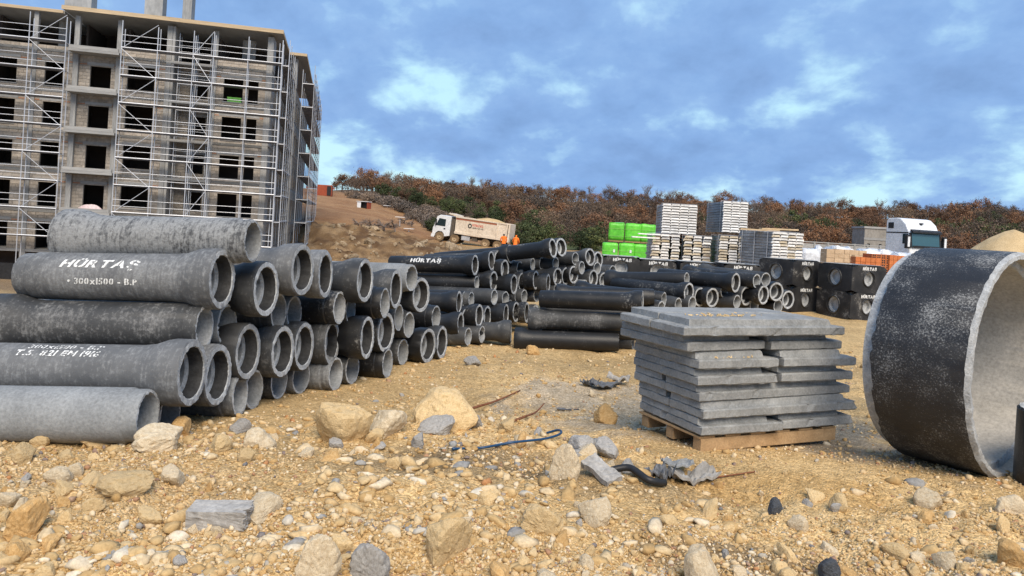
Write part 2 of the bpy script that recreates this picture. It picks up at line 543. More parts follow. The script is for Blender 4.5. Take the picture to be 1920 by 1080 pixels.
def lathe(profile, n, mats, midx, name, jitter=None, seed=0, close=True):
    """profile: [(x, r)] revolved round the x axis; midx: material per band; jitter: [(dx, dr)] per ring"""
    rg = np.random.default_rng(seed)
    v, f, mi = [], [], []
    k = len(profile)
    for i, (x, r) in enumerate(profile):
        jx, jr = (jitter or {}).get(i, (0, 0))
        for a in range(n):
            th = 2 * math.pi * a / n
            rr = r + jr * rg.normal()
            xx = x + jx * rg.normal()
            v.append((xx, rr * math.cos(th), rr * math.sin(th)))
    for i in range(k if close else k - 1):
        i2 = (i + 1) % k
        for a in range(n):
            b = (a + 1) % n
            f.append((i * n + a, i * n + b, i2 * n + b, i2 * n + a))
            mi.append(midx[i])
    me = bpy.data.meshes.new(name)
    me.from_pydata(v, [], f)
    for m in mats:
        me.materials.append(m)
    me.polygons.foreach_set('material_index', mi)
    me.polygons.foreach_set('use_smooth', [True] * len(f))
    bm = bmesh.new()
    bm.from_mesh(me)
    bmesh.ops.recalc_face_normals(bm, faces=bm.faces)
    for e in bm.edges:
        if len(e.link_faces) == 2 and e.link_faces[0].normal.angle(e.link_faces[1].normal, 0) > .6:
            e.smooth = False
    bm.to_mesh(me)
    bm.free()
    return me


# ------------------------------------------------------------------ lettering
_glyphs = {}


def glyph(ch, bold=.02):
    """flat outline of one letter: verts, faces, advance (height about 0.7)"""
    if (ch, bold) in _glyphs:
        return _glyphs[(ch, bold)]
    cu = bpy.data.curves.new('glyph', 'FONT')
    cu.body = ch
    cu.offset = bold
    cu.resolution_u = 2
    o = bpy.data.objects.new('glyph', cu)
    COL.objects.link(o)
    dg = bpy.context.evaluated_depsgraph_get()
    me = bpy.data.meshes.new_from_object(o.evaluated_get(dg))
    v = [(p.co.x, p.co.y) for p in me.vertices]
    f = [tuple(p.vertices) for p in me.polygons]
    bpy.data.objects.remove(o)
    bpy.data.curves.remove(cu)
    bpy.data.meshes.remove(me)
    _glyphs[(ch, bold)] = (v, f)
    return v, f


def text_mesh(text, width, height, stencil=True, shear=.0, bold=.03, cut=.012, wear=0., seed=0):
    """letters in a width x height box centred on the origin, cut by stencil bridges; returns a bmesh in the xy plane"""
    bm = bmesh.new()
    x = 0.
    for ch in text:
        if ch == ' ':
            x += .35
            continue
        v, f = glyph(ch, bold)
        if not v:
            x += .3
            continue
        lo = min(p[0] for p in v)
        hi = max(p[0] for p in v)
        b2 = bmesh.new()
        vs = [b2.verts.new((p[0] - lo + x, p[1], 0)) for p in v]
        for q in f:
            try:
                b2.faces.new([vs[i] for i in q])
            except ValueError:
                pass
        if stencil and ch in 'HURŞÜAO083659BNS':
            c = x + (hi - lo) / 2
            g = .035
            for s, nx in ((c - g, 1), (c + g, 1)):
                bmesh.ops.bisect_plane(b2, geom=b2.verts[:] + b2.edges[:] + b2.faces[:], plane_co=(s, 0, 0), plane_no=(1, 0, 0))
            bmesh.ops.delete(b2, geom=[fc for fc in b2.faces if abs(fc.calc_center_median().x - c) < g * .99], context='FACES')
        me = bpy.data.meshes.new('tmp')
        b2.to_mesh(me)
        b2.free()
        bm.from_mesh(me)
        bpy.data.meshes.remove(me)
        x += hi - lo + .10
    xs = [p.co.x for p in bm.verts]
    ys = [p.co.y for p in bm.verts]
    x0, x1, y0, y1 = min(xs), max(xs), min(ys), max(ys)
    for p in bm.verts:
        yy = ((p.co.y - y0) / (y1 - y0) - .5) * height
        p.co.x = ((p.co.x - x0) / (x1 - x0) - .5) * width + shear * yy
        p.co.y = yy
    n = max(3, int(height / cut))
    for i in range(1, n):
        bmesh.ops.bisect_plane(bm, geom=bm.verts[:] + bm.edges[:] + bm.faces[:], plane_co=(0, -height / 2 + height * i / n, 0), plane_no=(0, 1, 0))
    if wear:
        n = max(6, int(width / cut / 1.5))
        for i in range(1, n):
            bmesh.ops.bisect_plane(bm, geom=bm.verts[:] + bm.edges[:] + bm.faces[:], plane_co=(-width / 2 + width * i / n, 0, 0), plane_no=(1, 0, 0))
        rg = random.Random(seed)
        bmesh.ops.delete(bm, geom=[f for f in bm.faces if rg.random() < wear], context='FACES')
    return bm


def text_on_pipe(text, s, phi, width, height, r, parent, **kw):
    bm = text_mesh(text, width, height, **kw)
    for p in bm.verts:
        a = phi + p.co.y / r
        p.co = Vector((s + p.co.x, -(r + .002) * math.cos(a), (r + .002) * math.sin(a)))
    me = bpy.data.meshes.new('lettering')
    bm.to_mesh(me)
    bm.free()
    me.materials.append(M_PAINT)
    o = link('lettering', me, parent)
    if kw.get('wear', 0) > .1:
        o['kind'] = 'stuff'
    return o


def text_flat(text, width, height, parent, loc, rot, m=None, **kw):
    bm = text_mesh(text, width, height, cut=1., **kw)
    me = bpy.data.meshes.new('lettering')
    bm.to_mesh(me)
    bm.free()
    me.materials.append(m or M_PAINT)
    return link('lettering', me, parent, loc, rot)

# ------------------------------------------------------------------ ground
def soil_colour(x, y, z):
    D = np.maximum(y, .3)
    px = np.clip(CX + FPX * x / D, -3000, 5000)
    n1 = fbm(x, y, .35, 3)
    n2 = fbm(x + 40, y + 9, 1.7, 3)
    c = np.empty(x.shape + (3,))
    sand = np.array((.535, .37, .178))
    c[...] = sand
    k = np.clip(.5 + n2 * .9, 0, 1)[..., None]
    c = c * (1 - .35 * k) + np.array((.60, .445, .24)) * .35 * k

    c = c * (1 + .30 * np.clip(n1 + .6 * fbm(x + 3, y + 8, .9, 3), -.7, .5))[..., None]

    def blob(cx, cy, rx, ry, col, amt, wob=.7):
        nonlocal c
        q = np.hypot((x - cx) / rx, (y - cy) / ry) + wob * n2 + .4 * fbm(x, y, 5., 2)
        w = (amt * (1 - smooth(.55, 1.15, q)))[..., None]
        c = c * (1 - w) + np.array(col) * w
    blob(1.2, 8.0, 1.5, 1.7, (.42, .35, .26), .85)
    blob(3.0, 7.6, 1.1, 1.9, (.27, .24, .20), .75)
    blob(.15, 5.35, 1.0, .42, (.20, .145, .085), .75)
    blob(-.35, 5.0, .9, .35, (.22, .16, .095), .6)
    blob(1.25, 4.0, .55, .22, (.15, .11, .07), .8)
    blob(.9, 4.9, .8, .3, (.25, .18, .10), .6)
    blob(-2.2, 4.2, 1.0, .4, (.50, .36, .20), .5)
    blob(2.0, 5.2, .8, .4, (.42, .26, .10), .6)
    # the yard further off, the earth bank, the bare slope, the wood floor
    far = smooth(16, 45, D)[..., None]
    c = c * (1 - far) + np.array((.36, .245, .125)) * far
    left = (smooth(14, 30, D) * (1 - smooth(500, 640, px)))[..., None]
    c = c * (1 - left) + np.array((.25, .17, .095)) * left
    bank = (smooth(62, 68, D) * smooth(480, 560, px) * (1 - smooth(840, 900, px)))[..., None]
    kb = np.clip(.45 + 1.6 * fbm(x, y, .9, 5), 0, 1)[..., None]
    c = c * (1 - bank) + (np.array((.115, .068, .036)) * (1 - kb) + np.array((.30, .205, .115)) * kb) * bank
    slope = smooth(80, 90, D)[..., None]
    ks = np.clip(.5 + 1.1 * n1, 0, 1)[..., None]
    c = c * (1 - slope) + (np.array((.25, .130, .060)) * (1 - ks) + np.array((.34, .20, .10)) * ks) * slope
    tan = (smooth(76, 84, D) * (1 - smooth(88, 93, D)) * smooth(830, 870, px) * (1 - smooth(1000, 1040, px)))[..., None]
    c = c * (1 - tan) + np.array((.40, .24, .10)) * tan
    start = np.interp(px, [560, 640, 700, 800, 900, 1000, 2600], [182, 174, 156, 134, 118, 96, 90])
    wood = smooth(-4, 6, D - start)[..., None]
    kw = np.clip(.5 + 1.2 * fbm(x, y, .2, 3), 0, 1)[..., None]
    c = c * (1 - wood) + (np.array((.085, .058, .036)) * (1 - kw) + np.array((.13, .085, .05)) * kw) * wood
    green = (smooth(84, 90, D) * (1 - smooth(104, 112, D)) * smooth(1000, 1040, px) * (1 - smooth(1120, 1160, px)))[..., None]
    c = c * (1 - green) + np.array((.085, .105, .04)) * green
    return c


def build_ground():
    px = np.concatenate([[-9000, -5000, -2500, -1400], np.arange(-900, -60, 60), np.arange(-60, 1985, 6.), np.arange(1990, 2700, 60), [3200, 4500, 7000, 11000]])
    D = [1.2]
    while D[-1] < 14: D.append(D[-1] * 1.008)
    while D[-1] < 60: D.append(D[-1] * 1.013)
    while D[-1] < 96: D.append(D[-1] * 1.0045)
    while D[-1] < 130: D.append(D[-1] * 1.012)
    while D[-1] < 1400: D.append(D[-1] * 1.06)
    D = np.array(D)
    T = (px - CX) / FPX
    X = T[None, :] * D[:, None]
    Y = np.repeat(D[:, None], len(px), 1)
    Z = ground_h(X, Y)
    nr, nc = X.shape
    v = np.stack([X, Y, Z], -1).reshape(-1, 3)
    i = (np.arange(nr - 1)[:, None] * nc + np.arange(nc - 1)[None, :]).reshape(-1)
    f = np.stack([i, i + 1, i + nc + 1, i + nc], -1)
    # behind the camera
    n0 = len(v)
    back = np.array([[X[0, 0], 1.2, Z[0, 0]], [X[0, -1], 1.2, Z[0, -1]], [400, -300, 0], [-400, -300, 0]])
    v = np.concatenate([v, back])
    f = np.concatenate([f, [[n0, n0 + 3, n0 + 2, n0 + 1]]])
    col = np.ones((len(v), 4))
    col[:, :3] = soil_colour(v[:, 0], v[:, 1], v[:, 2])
    me = bpy.data.meshes.new('ground')
    me.vertices.add(len(v))
    me.vertices.foreach_set('co', v.ravel())
    me.loops.add(f.size)
    me.loops.foreach_set('vertex_index', f.ravel().astype(np.int32))
    me.polygons.add(len(f))
    me.polygons.foreach_set('loop_start', np.arange(0, f.size, 4, dtype=np.int32))
    me.polygons.foreach_set('use_smooth', np.ones(len(f), bool))
    me.update(calc_edges=True)
    at = me.color_attributes.new('soil', 'FLOAT_COLOR', 'POINT')
    at.data.foreach_set('color', col.ravel())
    m, t, b = mat('gravelly_soil', (.4, .3, .2), .95, 0, .25)
    a = N(t, 'ShaderNodeAttribute')
    a.attribute_name = 'soil'
    tc = N(t, 'ShaderNodeTexCoord')
    p = tc.outputs['Object']
    c = a.outputs['Color']
    big = noise(t, p, 1.1, 5, .6)
    c = mixc(t, .6, c, ramp(t, big, [(.3, (.72, .70, .66)), (.7, (1.22, 1.2, 1.16))]), 'MULTIPLY')
    mid = noise(t, p, 9., 5, .65)
    c = mixc(t, .75, c, ramp(t, mid, [(.28, (.62, .58, .50)), (.5, (1, 1, 1)), (.74, (1.32, 1.32, 1.34))]), 'MULTIPLY')
    vo = N(t, 'ShaderNodeTexVoronoi')
    vo.inputs['Scale'].default_value = 70.
    t.links.new(p, vo.inputs['Vector'])
    sepc = N(t, 'ShaderNodeSeparateColor')
    t.links.new(vo.outputs['Color'], sepc.inputs[0])
    c = mixc(t, .8, c, ramp(t, sepc.outputs[0], [(0, (.55, .50, .42)), (.35, (.9, .88, .84)), (.7, (1.12, 1.12, 1.1)), (.93, (1.5, 1.5, 1.5)), (1., (.7, .75, .85))]), 'MULTIPLY')
    vo2 = N(t, 'ShaderNodeTexVoronoi')
    vo2.inputs['Scale'].default_value = 26.
    t.links.new(p, vo2.inputs['Vector'])
    edge = ramp(t, vo2.outputs['Distance'], [(.0, (1, 1, 1)), (.7, (0, 0, 0))])
    t.links.new(c, b.inputs['Base Color'])
    h = math_node(t, 'ADD', math_node(t, 'MULTIPLY', mid, 1.2), math_node(t, 'SUBTRACT', math_node(t, 'MULTIPLY', edge, .35), math_node(t, 'MULTIPLY', vo.outputs['Distance'], .5)))
    bump(t, b, h, .9, .022)
    me.materials.append(m)
    o = link('ground', me)
    tag(o, kind='structure')
    return o


build_ground()

# ------------------------------------------------------------------ building under construction
BTH = math.radians(13)
BC = W(502, 400, 59.2)
BX = Vector((math.cos(BTH), math.sin(BTH)))
BY = Vector((-math.sin(BTH), math.cos(BTH)))
FLOORS = [-2.05, .95, 3.95, 6.95, 9.95, 12.95]
ROOFZ = 15.8


def subtract(iv, cuts):
    out = [iv]
    for c0, c1 in cuts:
        nx = []
        for a, b in out:
            if c1 <= a or c0 >= b:
                nx.append((a, b))
            else:
                if c0 - a > .03: nx.append((a, c0))
                if b - c1 > .03: nx.append((c1, b))
        out = nx
    return out


def build_block():
    rt = thing('apartment_building', 'unfinished five storey apartment block of bare blockwork behind steel scaffolding', 'building', (BC.x, BC.y, 0), (0, 0, BTH))
    rg = random.Random(5)
    pieces = []          # (x0,x1,y0,y1,z0,z1) laid blocks
    core = MB()

    def wall(s0, s1, z0, z1, off, holes, axis='x', sgn=-1, keep=True):
        """blockwork from s0 to s1; axis x: faces -y at y=off; axis y: faces +x at x=off"""
        nrow = int(round((z1 - z0) / .25))
        hh = (z1 - z0) / nrow
        for r in range(nrow):
            a, b = z0 + r * hh, z0 + (r + 1) * hh
            cuts = [(h[0], h[1]) for h in holes if h[2] < (a + b) / 2 < h[3]]
            for (p, q) in subtract((s0, s1), cuts):
                if axis == 'x':
                    core.box(p, q, off + .02, off + .2, a, b)
                else:
                    core.box(off - .2, off - .02, p, q, a, b)
                s = p - rg.random() * .3 - (.3 if r % 2 else 0)
                while s < q:
                    e = s + .6
                    u, w = max(s, p), min(e, q)
                    if w - u > .06:
                        pr = rg.random() * .014
                        j = .012
                        if axis == 'x':
                            pieces.append((u + j, w - j, off - pr, off + .06, a + j, b - j))
                        else:
                            pieces.append((off - .06, off + pr, u + j, w - j, a + j, b - j))
                    s = e

    C_ = lambda x0, x1, y0, y1, z0, z1, nm='column', m=M_CONC: bar(nm, m, rt, x0, x1, y0, y1, z0, z1)
    tops = FLOORS[1:] + [ROOFZ]
    X0 = -24.0
    for k, z0 in enumerate(FLOORS):
        z1 = tops[k]
        topfl = k == len(FLOORS) - 1
        # slabs
        C_(X0, -.32, .03, 31, z0 - .2, z0, 'floor_slab')
        C_(-.28, 1.08, 7.55, 31, z0 - .2, z0, 'floor_slab')
        # columns
        for (a, b) in ((-.75, -.3), (-8.12, -7.76), (-4.72, -4.42), (-14.55, -14.2), (-11.62, -11.28), (-20.6, -20.25), (-17.3, -17.0)):
            C_(a, b, .015, .36, z0, z1 - .2)
        C_(-.74, -.27, .37, 1.9, z0, z1 - .2, 'shear_wall')
        C_(-7.74, -7.55, .05, 1.7, z0, z1 - .2, 'shear_wall')
        C_(.7, 1.12, 7.52, 8.4, z0, z1 - .2)
        # balconies
        if k >= 1:
            C_(-14.6, -11.15, -1.05, .0, z0 - .18, z0, 'balcony_slab')
            C_(-14.55, -11.2, -1.06, -.92, z0 + .003, z0 + .26, 'balcony_upstand')
        if topfl:
            # loft storey: no infill, a few low walls
            wall(-4.42, -.75, z0, z0 + .5, .12, [])
            wall(-11.28, -8.12, z0, z0 + .5, .12, [])
            wall(-24, -14.6, z0, z0 + .25, .12, [])
            C_(-2.9, -1.9, 2.2, 2.4, z0, z1 - .2, 'inner_wall')
            C_(-16.5, -15.8, 2.6, 2.8, z0, z1 - .2, 'inner_wall')
            continue
        hd = z1 - .87
        sl = z1 - 2.75
        zt = z1 - .2
        if k == 0:
            sl = z0
        wins = [(-3.85, -2.42, sl, hd), (-2.02, -1.27, sl, hd), (-10.78, -8.86, sl + .18, hd + .14), (-6.6, -5.3, sl + .25, hd - .1),
                (-13.42, -12.0, z0, hd), (-16.42, -15.2, sl, hd), (-19.95, -18.28, sl, hd), (-22.9, -21.5, sl, hd)]
        wall(-4.42, -.75, z0, zt, .07, wins[:2])
        wall(-11.28, -8.12, z0, zt, .07, wins[2:3])
        wall(-7.55, -4.72, z0, zt, 1.7, wins[3:4])
        wall(-14.2, -11.62, z0, zt, .30, wins[4:5])
        wall(-17.0, -14.55, z0, zt, .07, wins[5:6])
        wall(-20.25, -17.3, z0, zt, .07, wins[6:7])
        wall(-24, -20.6, z0, zt, .07, wins[7:])
        wall(.36, 1.6, z0, zt, -4.5, [], 'y')
        # lintels above the openings, red strip beside them
        for i, (a, b, c, d) in enumerate(wins):
            y = {3: 1.7, 4: .30}.get(i, .07)
            C_(a - .22, b + .22, y - .03, y + .15, d - .003, d + .19, 'lintel', M_CONC)
            if i in (2, 4, 5, 6, 0, 1):
                for (p, q) in ((a - .75, a - .24), (b + .24, b + .7)):
                    if i == 0 and q > b or i == 1 and p < a: continue
                    C_(max(p, {0: -4.4, 2: -11.26, 4: -14.18, 5: -16.98, 6: -20.2}.get(i, -9)), min(q, {1: -.77, 2: -8.14, 4: -11.64, 5: -14.57, 6: -17.32}.get(i, 9)), y - .02, y + .1, d - .02, d + .05, 'clay_strip', M_REDBAND)
        # exposed slab edge band
        for (a, b) in ((-4.42, -.75), (-11.28, -8.12), (-17.0, -14.55), (-20.25, -17.3), (-24, -20.6)):
            C_(a, b, .03, .2, z1 - .2, z1 - .003, 'ring_beam')
        # sills
        for i in (0, 1, 2, 5, 6):
            a, b, c, d = wins[i]
            C_(a - .06, b + .06, .0, .2, c - .06, c, 'window_sill')
        # side faces, seen at a grazing angle
        wall(1.9, 7.5, z0, zt, -.3, [(3.2, 4.4, sl, hd), (5.4, 6.6, sl, hd)], 'y')
        wall(8.4, 31, z0, zt, 1.1, [(9.3 + 2.9 * i, 10.7 + 2.9 * i, sl, hd) for i in range(7)], 'y')
        wall(-.28, .7, z0, zt, 7.55, [])
        # rooms behind the openings, their shade put into the dark wall colour
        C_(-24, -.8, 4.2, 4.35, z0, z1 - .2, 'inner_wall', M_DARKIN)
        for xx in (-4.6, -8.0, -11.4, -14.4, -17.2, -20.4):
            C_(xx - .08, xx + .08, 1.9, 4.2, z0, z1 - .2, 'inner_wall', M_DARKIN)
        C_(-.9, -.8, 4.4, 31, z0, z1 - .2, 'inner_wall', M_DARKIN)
    # basement void
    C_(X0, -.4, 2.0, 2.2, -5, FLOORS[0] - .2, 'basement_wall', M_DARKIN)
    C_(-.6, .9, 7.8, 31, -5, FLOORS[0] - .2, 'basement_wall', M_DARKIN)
    for x in (-.6, -4.6, -8, -11.4, -14.4, -17.2, -20.4):
        C_(x - .2, x + .2, .05, .45, -5, FLOORS[0] - .2)
    # loft back wall, roof
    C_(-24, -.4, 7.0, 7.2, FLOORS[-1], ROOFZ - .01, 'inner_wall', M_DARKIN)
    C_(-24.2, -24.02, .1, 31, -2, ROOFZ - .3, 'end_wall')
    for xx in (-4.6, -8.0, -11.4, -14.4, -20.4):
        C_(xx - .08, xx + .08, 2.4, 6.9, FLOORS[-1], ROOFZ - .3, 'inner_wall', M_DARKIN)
    C_(-15.2, .4, -.75, 32, ROOFZ, ROOFZ + .16, 'roof_slab')
    C_(-24, -15.22, -.2, 32, ROOFZ - .22, ROOFZ, 'roof_slab')
    C_(.42, 1.85, 6.9, 32, ROOFZ, ROOFZ + .15, 'roof_slab')
    C_(-15.25, -7.0, -.84, -.755, ROOFZ - .02, ROOFZ + .28, 'roof_fascia', M_FASCIA)
    C_(-7.1, .46, -.92, -.845, ROOFZ - .05, ROOFZ + .24, 'roof_fascia', M_FASCIA)
    C_(-24, -15.3, -.3, -.205, ROOFZ - .2, ROOFZ + .02, 'roof_fascia', M_FASCIA)
    C_(.405, .46, -.84, 6.85, ROOFZ - .04, ROOFZ + .2, 'roof_fascia', M_FASCIA)
    C_(.48, 1.9, 6.8, 6.89, ROOFZ - .04, ROOFZ + .2, 'roof_fascia', M_FASCIA)
    C_(1.86, 1.92, 6.9, 32, ROOFZ - .04, ROOFZ + .2, 'roof_fascia', M_FASCIA)
    for a, b in ((-16.9, -14.95), (-11.0, -9.63), (-8.1, -7.4)):
        C_(a, b, 4.6, 6.0, ROOFZ + .16, 19.6, 'chimney')
    # the blocks: those that show largest are parts of their own, the rest one part
    front = [p for p in pieces if p[1] - p[0] > .5 and p[2] < .2 and p[4] > 2.5]
    front.sort(key=lambda p: -p[0] if p[0] > -12 else 50)
    single = set(map(id, front[:300]))
    rest = MB()
    for p in pieces:
        if id(p) in single:
            bar('block', M_BRICK, rt, *p)
        else:
            rest.box(*p)
    o = part('laid_blocks', rest, M_BRICK, rt)
    o['kind'] = 'stuff'
    part('mortar_core', core, M_MORTAR, rt)['kind'] = 'stuff'
    return rt


build_block()

LEV = [-1.06 + 2.045 * k for k in range(8)]


def scaffold(label, bays, yo, yi, axis='x', off=0., braces=(), lo=-4.6, hi=15.4, decks=True, skip=()):
    rt = thing('scaffold', label, 'scaffold', (BC.x, BC.y, 0), (0, 0, BTH), 'scaffolds round the apartment block')
    P = (lambda s, o, z: (s, o, z)) if axis == 'x' else (lambda s, o, z: (o, s, z))
    rg = random.Random(len(label))
    us = sorted(set(u for b in bays for u in b))
    for u in us:
        for y in (yo, yi):
            rod('standard_pole', M_GALV, rt, P(u, y, lo), P(u, y, hi - rg.random() * .3 - (.25 if y == yi else 0)), .036 if axis == 'x' else .03)
        for z in LEV:
            rod('transom', M_GALV, rt, P(u, yo, z), P(u, yi, z), .028, 5)
    for i, (a, b) in enumerate(bays):
        for k, z in enumerate(LEV):
            if (i, k) in skip:
                continue
            if decks:
                y0, y1 = sorted((yo, yi))
                if axis == 'x':
                    bar('deck_plank', M_DECK, rt, a + .03, b - .03, y0 + .04, y1 - .04, z + .0, z + .07)
                else:
                    bar('deck_plank', M_DECK, rt, y0 + .04, y1 - .04, a + .03, b - .03, z - .04, z + .09)  # side decks thickened, shade of this side put into their shape
            rod('ledger', M_GALV, rt, P(a, yo - .02, z + .09), P(b, yo - .02, z + .09), .045, 5)
            for dz in (.55, 1.02):
                rod('guard_rail', M_GALV if axis == 'x' else M_RAIL, rt, P(a, yo, z + dz), P(b, yo, z + dz + rg.uniform(-.03, .03)), .021, 5)
        if i in braces:
            for k in range(len(LEV)):
                z0 = LEV[k]
                z1 = LEV[k + 1] if k + 1 < len(LEV) else LEV[k] + 2
                p, q = (a, b) if k % 2 else (b, a)
                rod('diagonal_brace', M_GALV, rt, P(p, yo - .03, z0), P(q, yo - .03, z1), .024, 5)
    return rt


scaffold('tall steel scaffold on the part of the block left of the balconies', [(-24.4, -22), (-22, -19.6), (-19.6, -17.1), (-17.1, -14.68)], -1.25, -.5, braces=(3,))
scaffold('tall steel scaffold on the blockwork right of the balconies', [(-10.95, -8.47), (-8.47, -5.96), (-5.96, -4.52), (-4.52, -2.02), (-2.02, .5)], -1.25, -.5, braces=(0, 2))
scaffold('narrow steel scaffold standing in the recess of the facade', [(-7.3, -6.0), (-6.0, -4.95)], .45, 1.2, decks=False)
scaffold('steel scaffold on the short side wall round the front corner', [(-.9 + 2.1 * i, 1.2 + 2.1 * i) for i in range(4)], 1.0, .25, axis='y')
scaffold('steel scaffold running back along the far wing of the block', [(6.3 + 3.1 * i, 9.4 + 3.1 * i) for i in range(8)], 2.7, 1.7, axis='y', hi=15.0)

# odds and ends on the building
def heap_mesh(name, m, seed, rx, ry, h, lumps=.25, n=22, pw=1.0):
    rg = np.random.default_rng(seed)
    ox, oy = rg.random(2) * 50
    v, f = [], []
    for i in range(n + 1):
        r = i / n
        for j in range(n * 2):
            a = math.pi * j / n
            wob = 1 + .25 * float(vnoise(np.array(ox + math.cos(a) * 1.3), np.array(oy + math.sin(a) * 1.3)))
            x, y = rx * r * math.cos(a) * wob, ry * r * math.sin(a) * wob
            z = h * (1 - r ** (1.3 * pw)) + h * lumps * float(fbm(np.array(ox + x / rx * 2), np.array(oy + y / ry * 2), 1.2, 3)) * (1 - r * .7)
            v.append((x, y, z if i < n else -.12 * h))
    m2 = n * 2
    for i in range(n):
        for j in range(m2):
            k = (j + 1) % m2
            f.append((i * m2 + j, i * m2 + k, (i + 1) * m2 + k, (i + 1) * m2 + j))
    me = bpy.data.meshes.new(name)
    me.from_pydata(v, [], f)
    me.materials.append(m)
    me.polygons.foreach_set('use_smooth', [True] * len(f))
    bm = bmesh.new()
    bm.from_mesh(me)
    bmesh.ops.remove_doubles(bm, verts=bm.verts, dist=1e-4)
    bmesh.ops.recalc_face_normals(bm, faces=bm.faces)
    bm.to_mesh(me)
    bm.free()
    return me


def bpos(u, y, z):
    p = Vector((BC.x, BC.y)) + BX * u + BY * y
    return (p.x, p.y, z)


tag(link('sack_heap', heap_mesh('sack_heap', M_TARP, 3, 1.25, .42, .62, .3, 14), None, bpos(-12.6, -.5, .96), (0, 0, BTH)), 'heap of pale pink plastic sacks on the lowest balcony', 'sack')
gb = thing('packed_board', 'bright green packs lying in a top floor window of the block', 'pack', bpos(-3.0, .12, 10.21), (0, 0, BTH))
for i in range(3):
    part('pack', MB().box(-.55, .5, .0, .4, i * .13, i * .13 + .12), M_GREENB, gb, bevel=.01)
hd = thing('site_hoarding', 'black sheet hoarding along the foot of the apartment block', 'fence', (0, 0, 0))
p0, p1 = W(-160, 500, 46), W(165, 512, 48)
for i in range(9):
    a = p0.lerp(p1, i / 9)
    b = p0.lerp(p1, (i + .985) / 9)
    z = min(gh(a.x, a.y), gh(b.x, b.y)) - .1
    d = (b - a).normalized()
    mid = (a + b) / 2
    part('sheet', MB().box(-(b - a).length / 2, (b - a).length / 2, -.02, .02, 0, 1.15), M_BLACK, hd, loc=(mid.x, mid.y, z), rot=(0, 0, math.atan2(d.y, d.x)))

# ------------------------------------------------------------------ concrete pipes
def pipe_meshes(tagname, R, n, L, seed):
    """R: (spigot, barrel, bell, socket, bore) radii"""
    sp, ba, be, so, bo = R
    h = L / 2
    k = be / .243
    prof = [(-h, bo + .006), (-h, sp - .006), (-h + .012, sp), (-h + .10, sp), (-h + .112, ba - .002), (0, ba), (h - .36 * k, ba + .004), (h - .27 * k, ba + .014), (h - .18 * k, be - .008), (h - .14 * k, be),
            (h - .012, be), (h, be - .010), (h, so + .006), (h - .008, so), (h - .115 * k, so - .006), (h - .120 * k, bo + .008), (h - .13 * k, bo), (0, bo), (-h + .02, bo)]
    #       bands: 0 rim ... outer coat 1-9, rim 10-12, socket 13, step 14-15, bore 16-18
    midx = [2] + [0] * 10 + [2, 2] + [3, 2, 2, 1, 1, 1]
    jit = {0: (.003, .003), 1: (.002, .0018), 2: (.001, .001), 10: (.002, .0015), 11: (.002, .0016), 12: (.002, .0025), 13: (.0015, .002), 15: (.003, .003), 5: (0, .0008), 4: (.001, .0008), 9: (0, .0012)}
    out = {}
    for c, m in M_COATS.items():
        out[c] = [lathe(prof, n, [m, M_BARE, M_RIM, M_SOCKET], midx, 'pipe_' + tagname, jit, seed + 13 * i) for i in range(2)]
    return out


L_BIG, L_SML = 1.62, 1.72
BIG = pipe_meshes('large', (.178, .190, .243, .186, .146), 56, L_BIG, 11)
SML = pipe_meshes('small', (.146, .152, .200, .150, .112), 40, L_SML, 21)
PIPES = []


def pipe(px, py, Y, end, psi, coat, size='L', pitch=0., keep=False):
    """the visible end (B socket, S plain) has its centre at px,py; psi: degrees its mouth is turned towards the camera"""
    c = W(px, py, Y)
    L = L_BIG if size == 'L' else L_SML
    n = Vector((math.cos(math.radians(psi)), -math.sin(math.radians(psi)), 0))
    if pitch:
        n.z = math.tan(math.radians(pitch))
        n.normalize()
    ctr = c - n * (L / 2)
    rg = random.Random(int(px * 7 + py * 13))
    me = (BIG if size == 'L' else SML)[coat][rg.randrange(2)]
    s = n.z
    if end == 'B':
        yaw, pit = -math.radians(psi), -math.asin(s)
    else:
        yaw, pit = math.pi - math.radians(psi), math.asin(s)
    o = link('concrete_pipe', me, None, ctr, (0 if keep else rg.uniform(0, 6.28), pit, yaw))
    o['category'] = 'pipe'
    return o


ORD = ['first', 'second', 'third', 'fourth', 'fifth', 'sixth', 'seventh', 'eighth', 'ninth', 'tenth', 'eleventh', 'twelfth', 'thirteenth', 'fourteenth', 'fifteenth', 'sixteenth', 'seventeenth', 'eighteenth', 'nineteenth', 'twentieth']
COATW = {'grey': 'grey', 'light': 'pale streaked', 'dark': 'dark grey', 'black': 'black', 'plain': 'plain grey'}


def stack(rows, face, size, where, group, psi_of=None):
    made = []
    for rname, items in rows:
        items = sorted(items, key=lambda q: q[0])
        for i, it in enumerate(items):
            px, py, end, asp, coat = it[:5]
            kw = it[5] if len(it) > 5 else {}
            va = math.atan((px - CX) / FPX)
            Y = kw['Y'] if 'Y' in kw else face(px) + kw.get('dy', 0)
            psi = kw['psi'] if 'psi' in kw else math.degrees(math.asin(asp) + va)
            o = pipe(px, py, Y, end, psi, coat, size, kw.get('pitch', 0), kw.get('keep', False))
            e = 'socket end out' if end == 'B' else 'plain end out'
            o['label'] = f"{COATW[coat]} pipe, {e}, {ORD[i]} from left in {rname} row of {where}"
            o['group'] = group
            made.append((o, it))
    return made


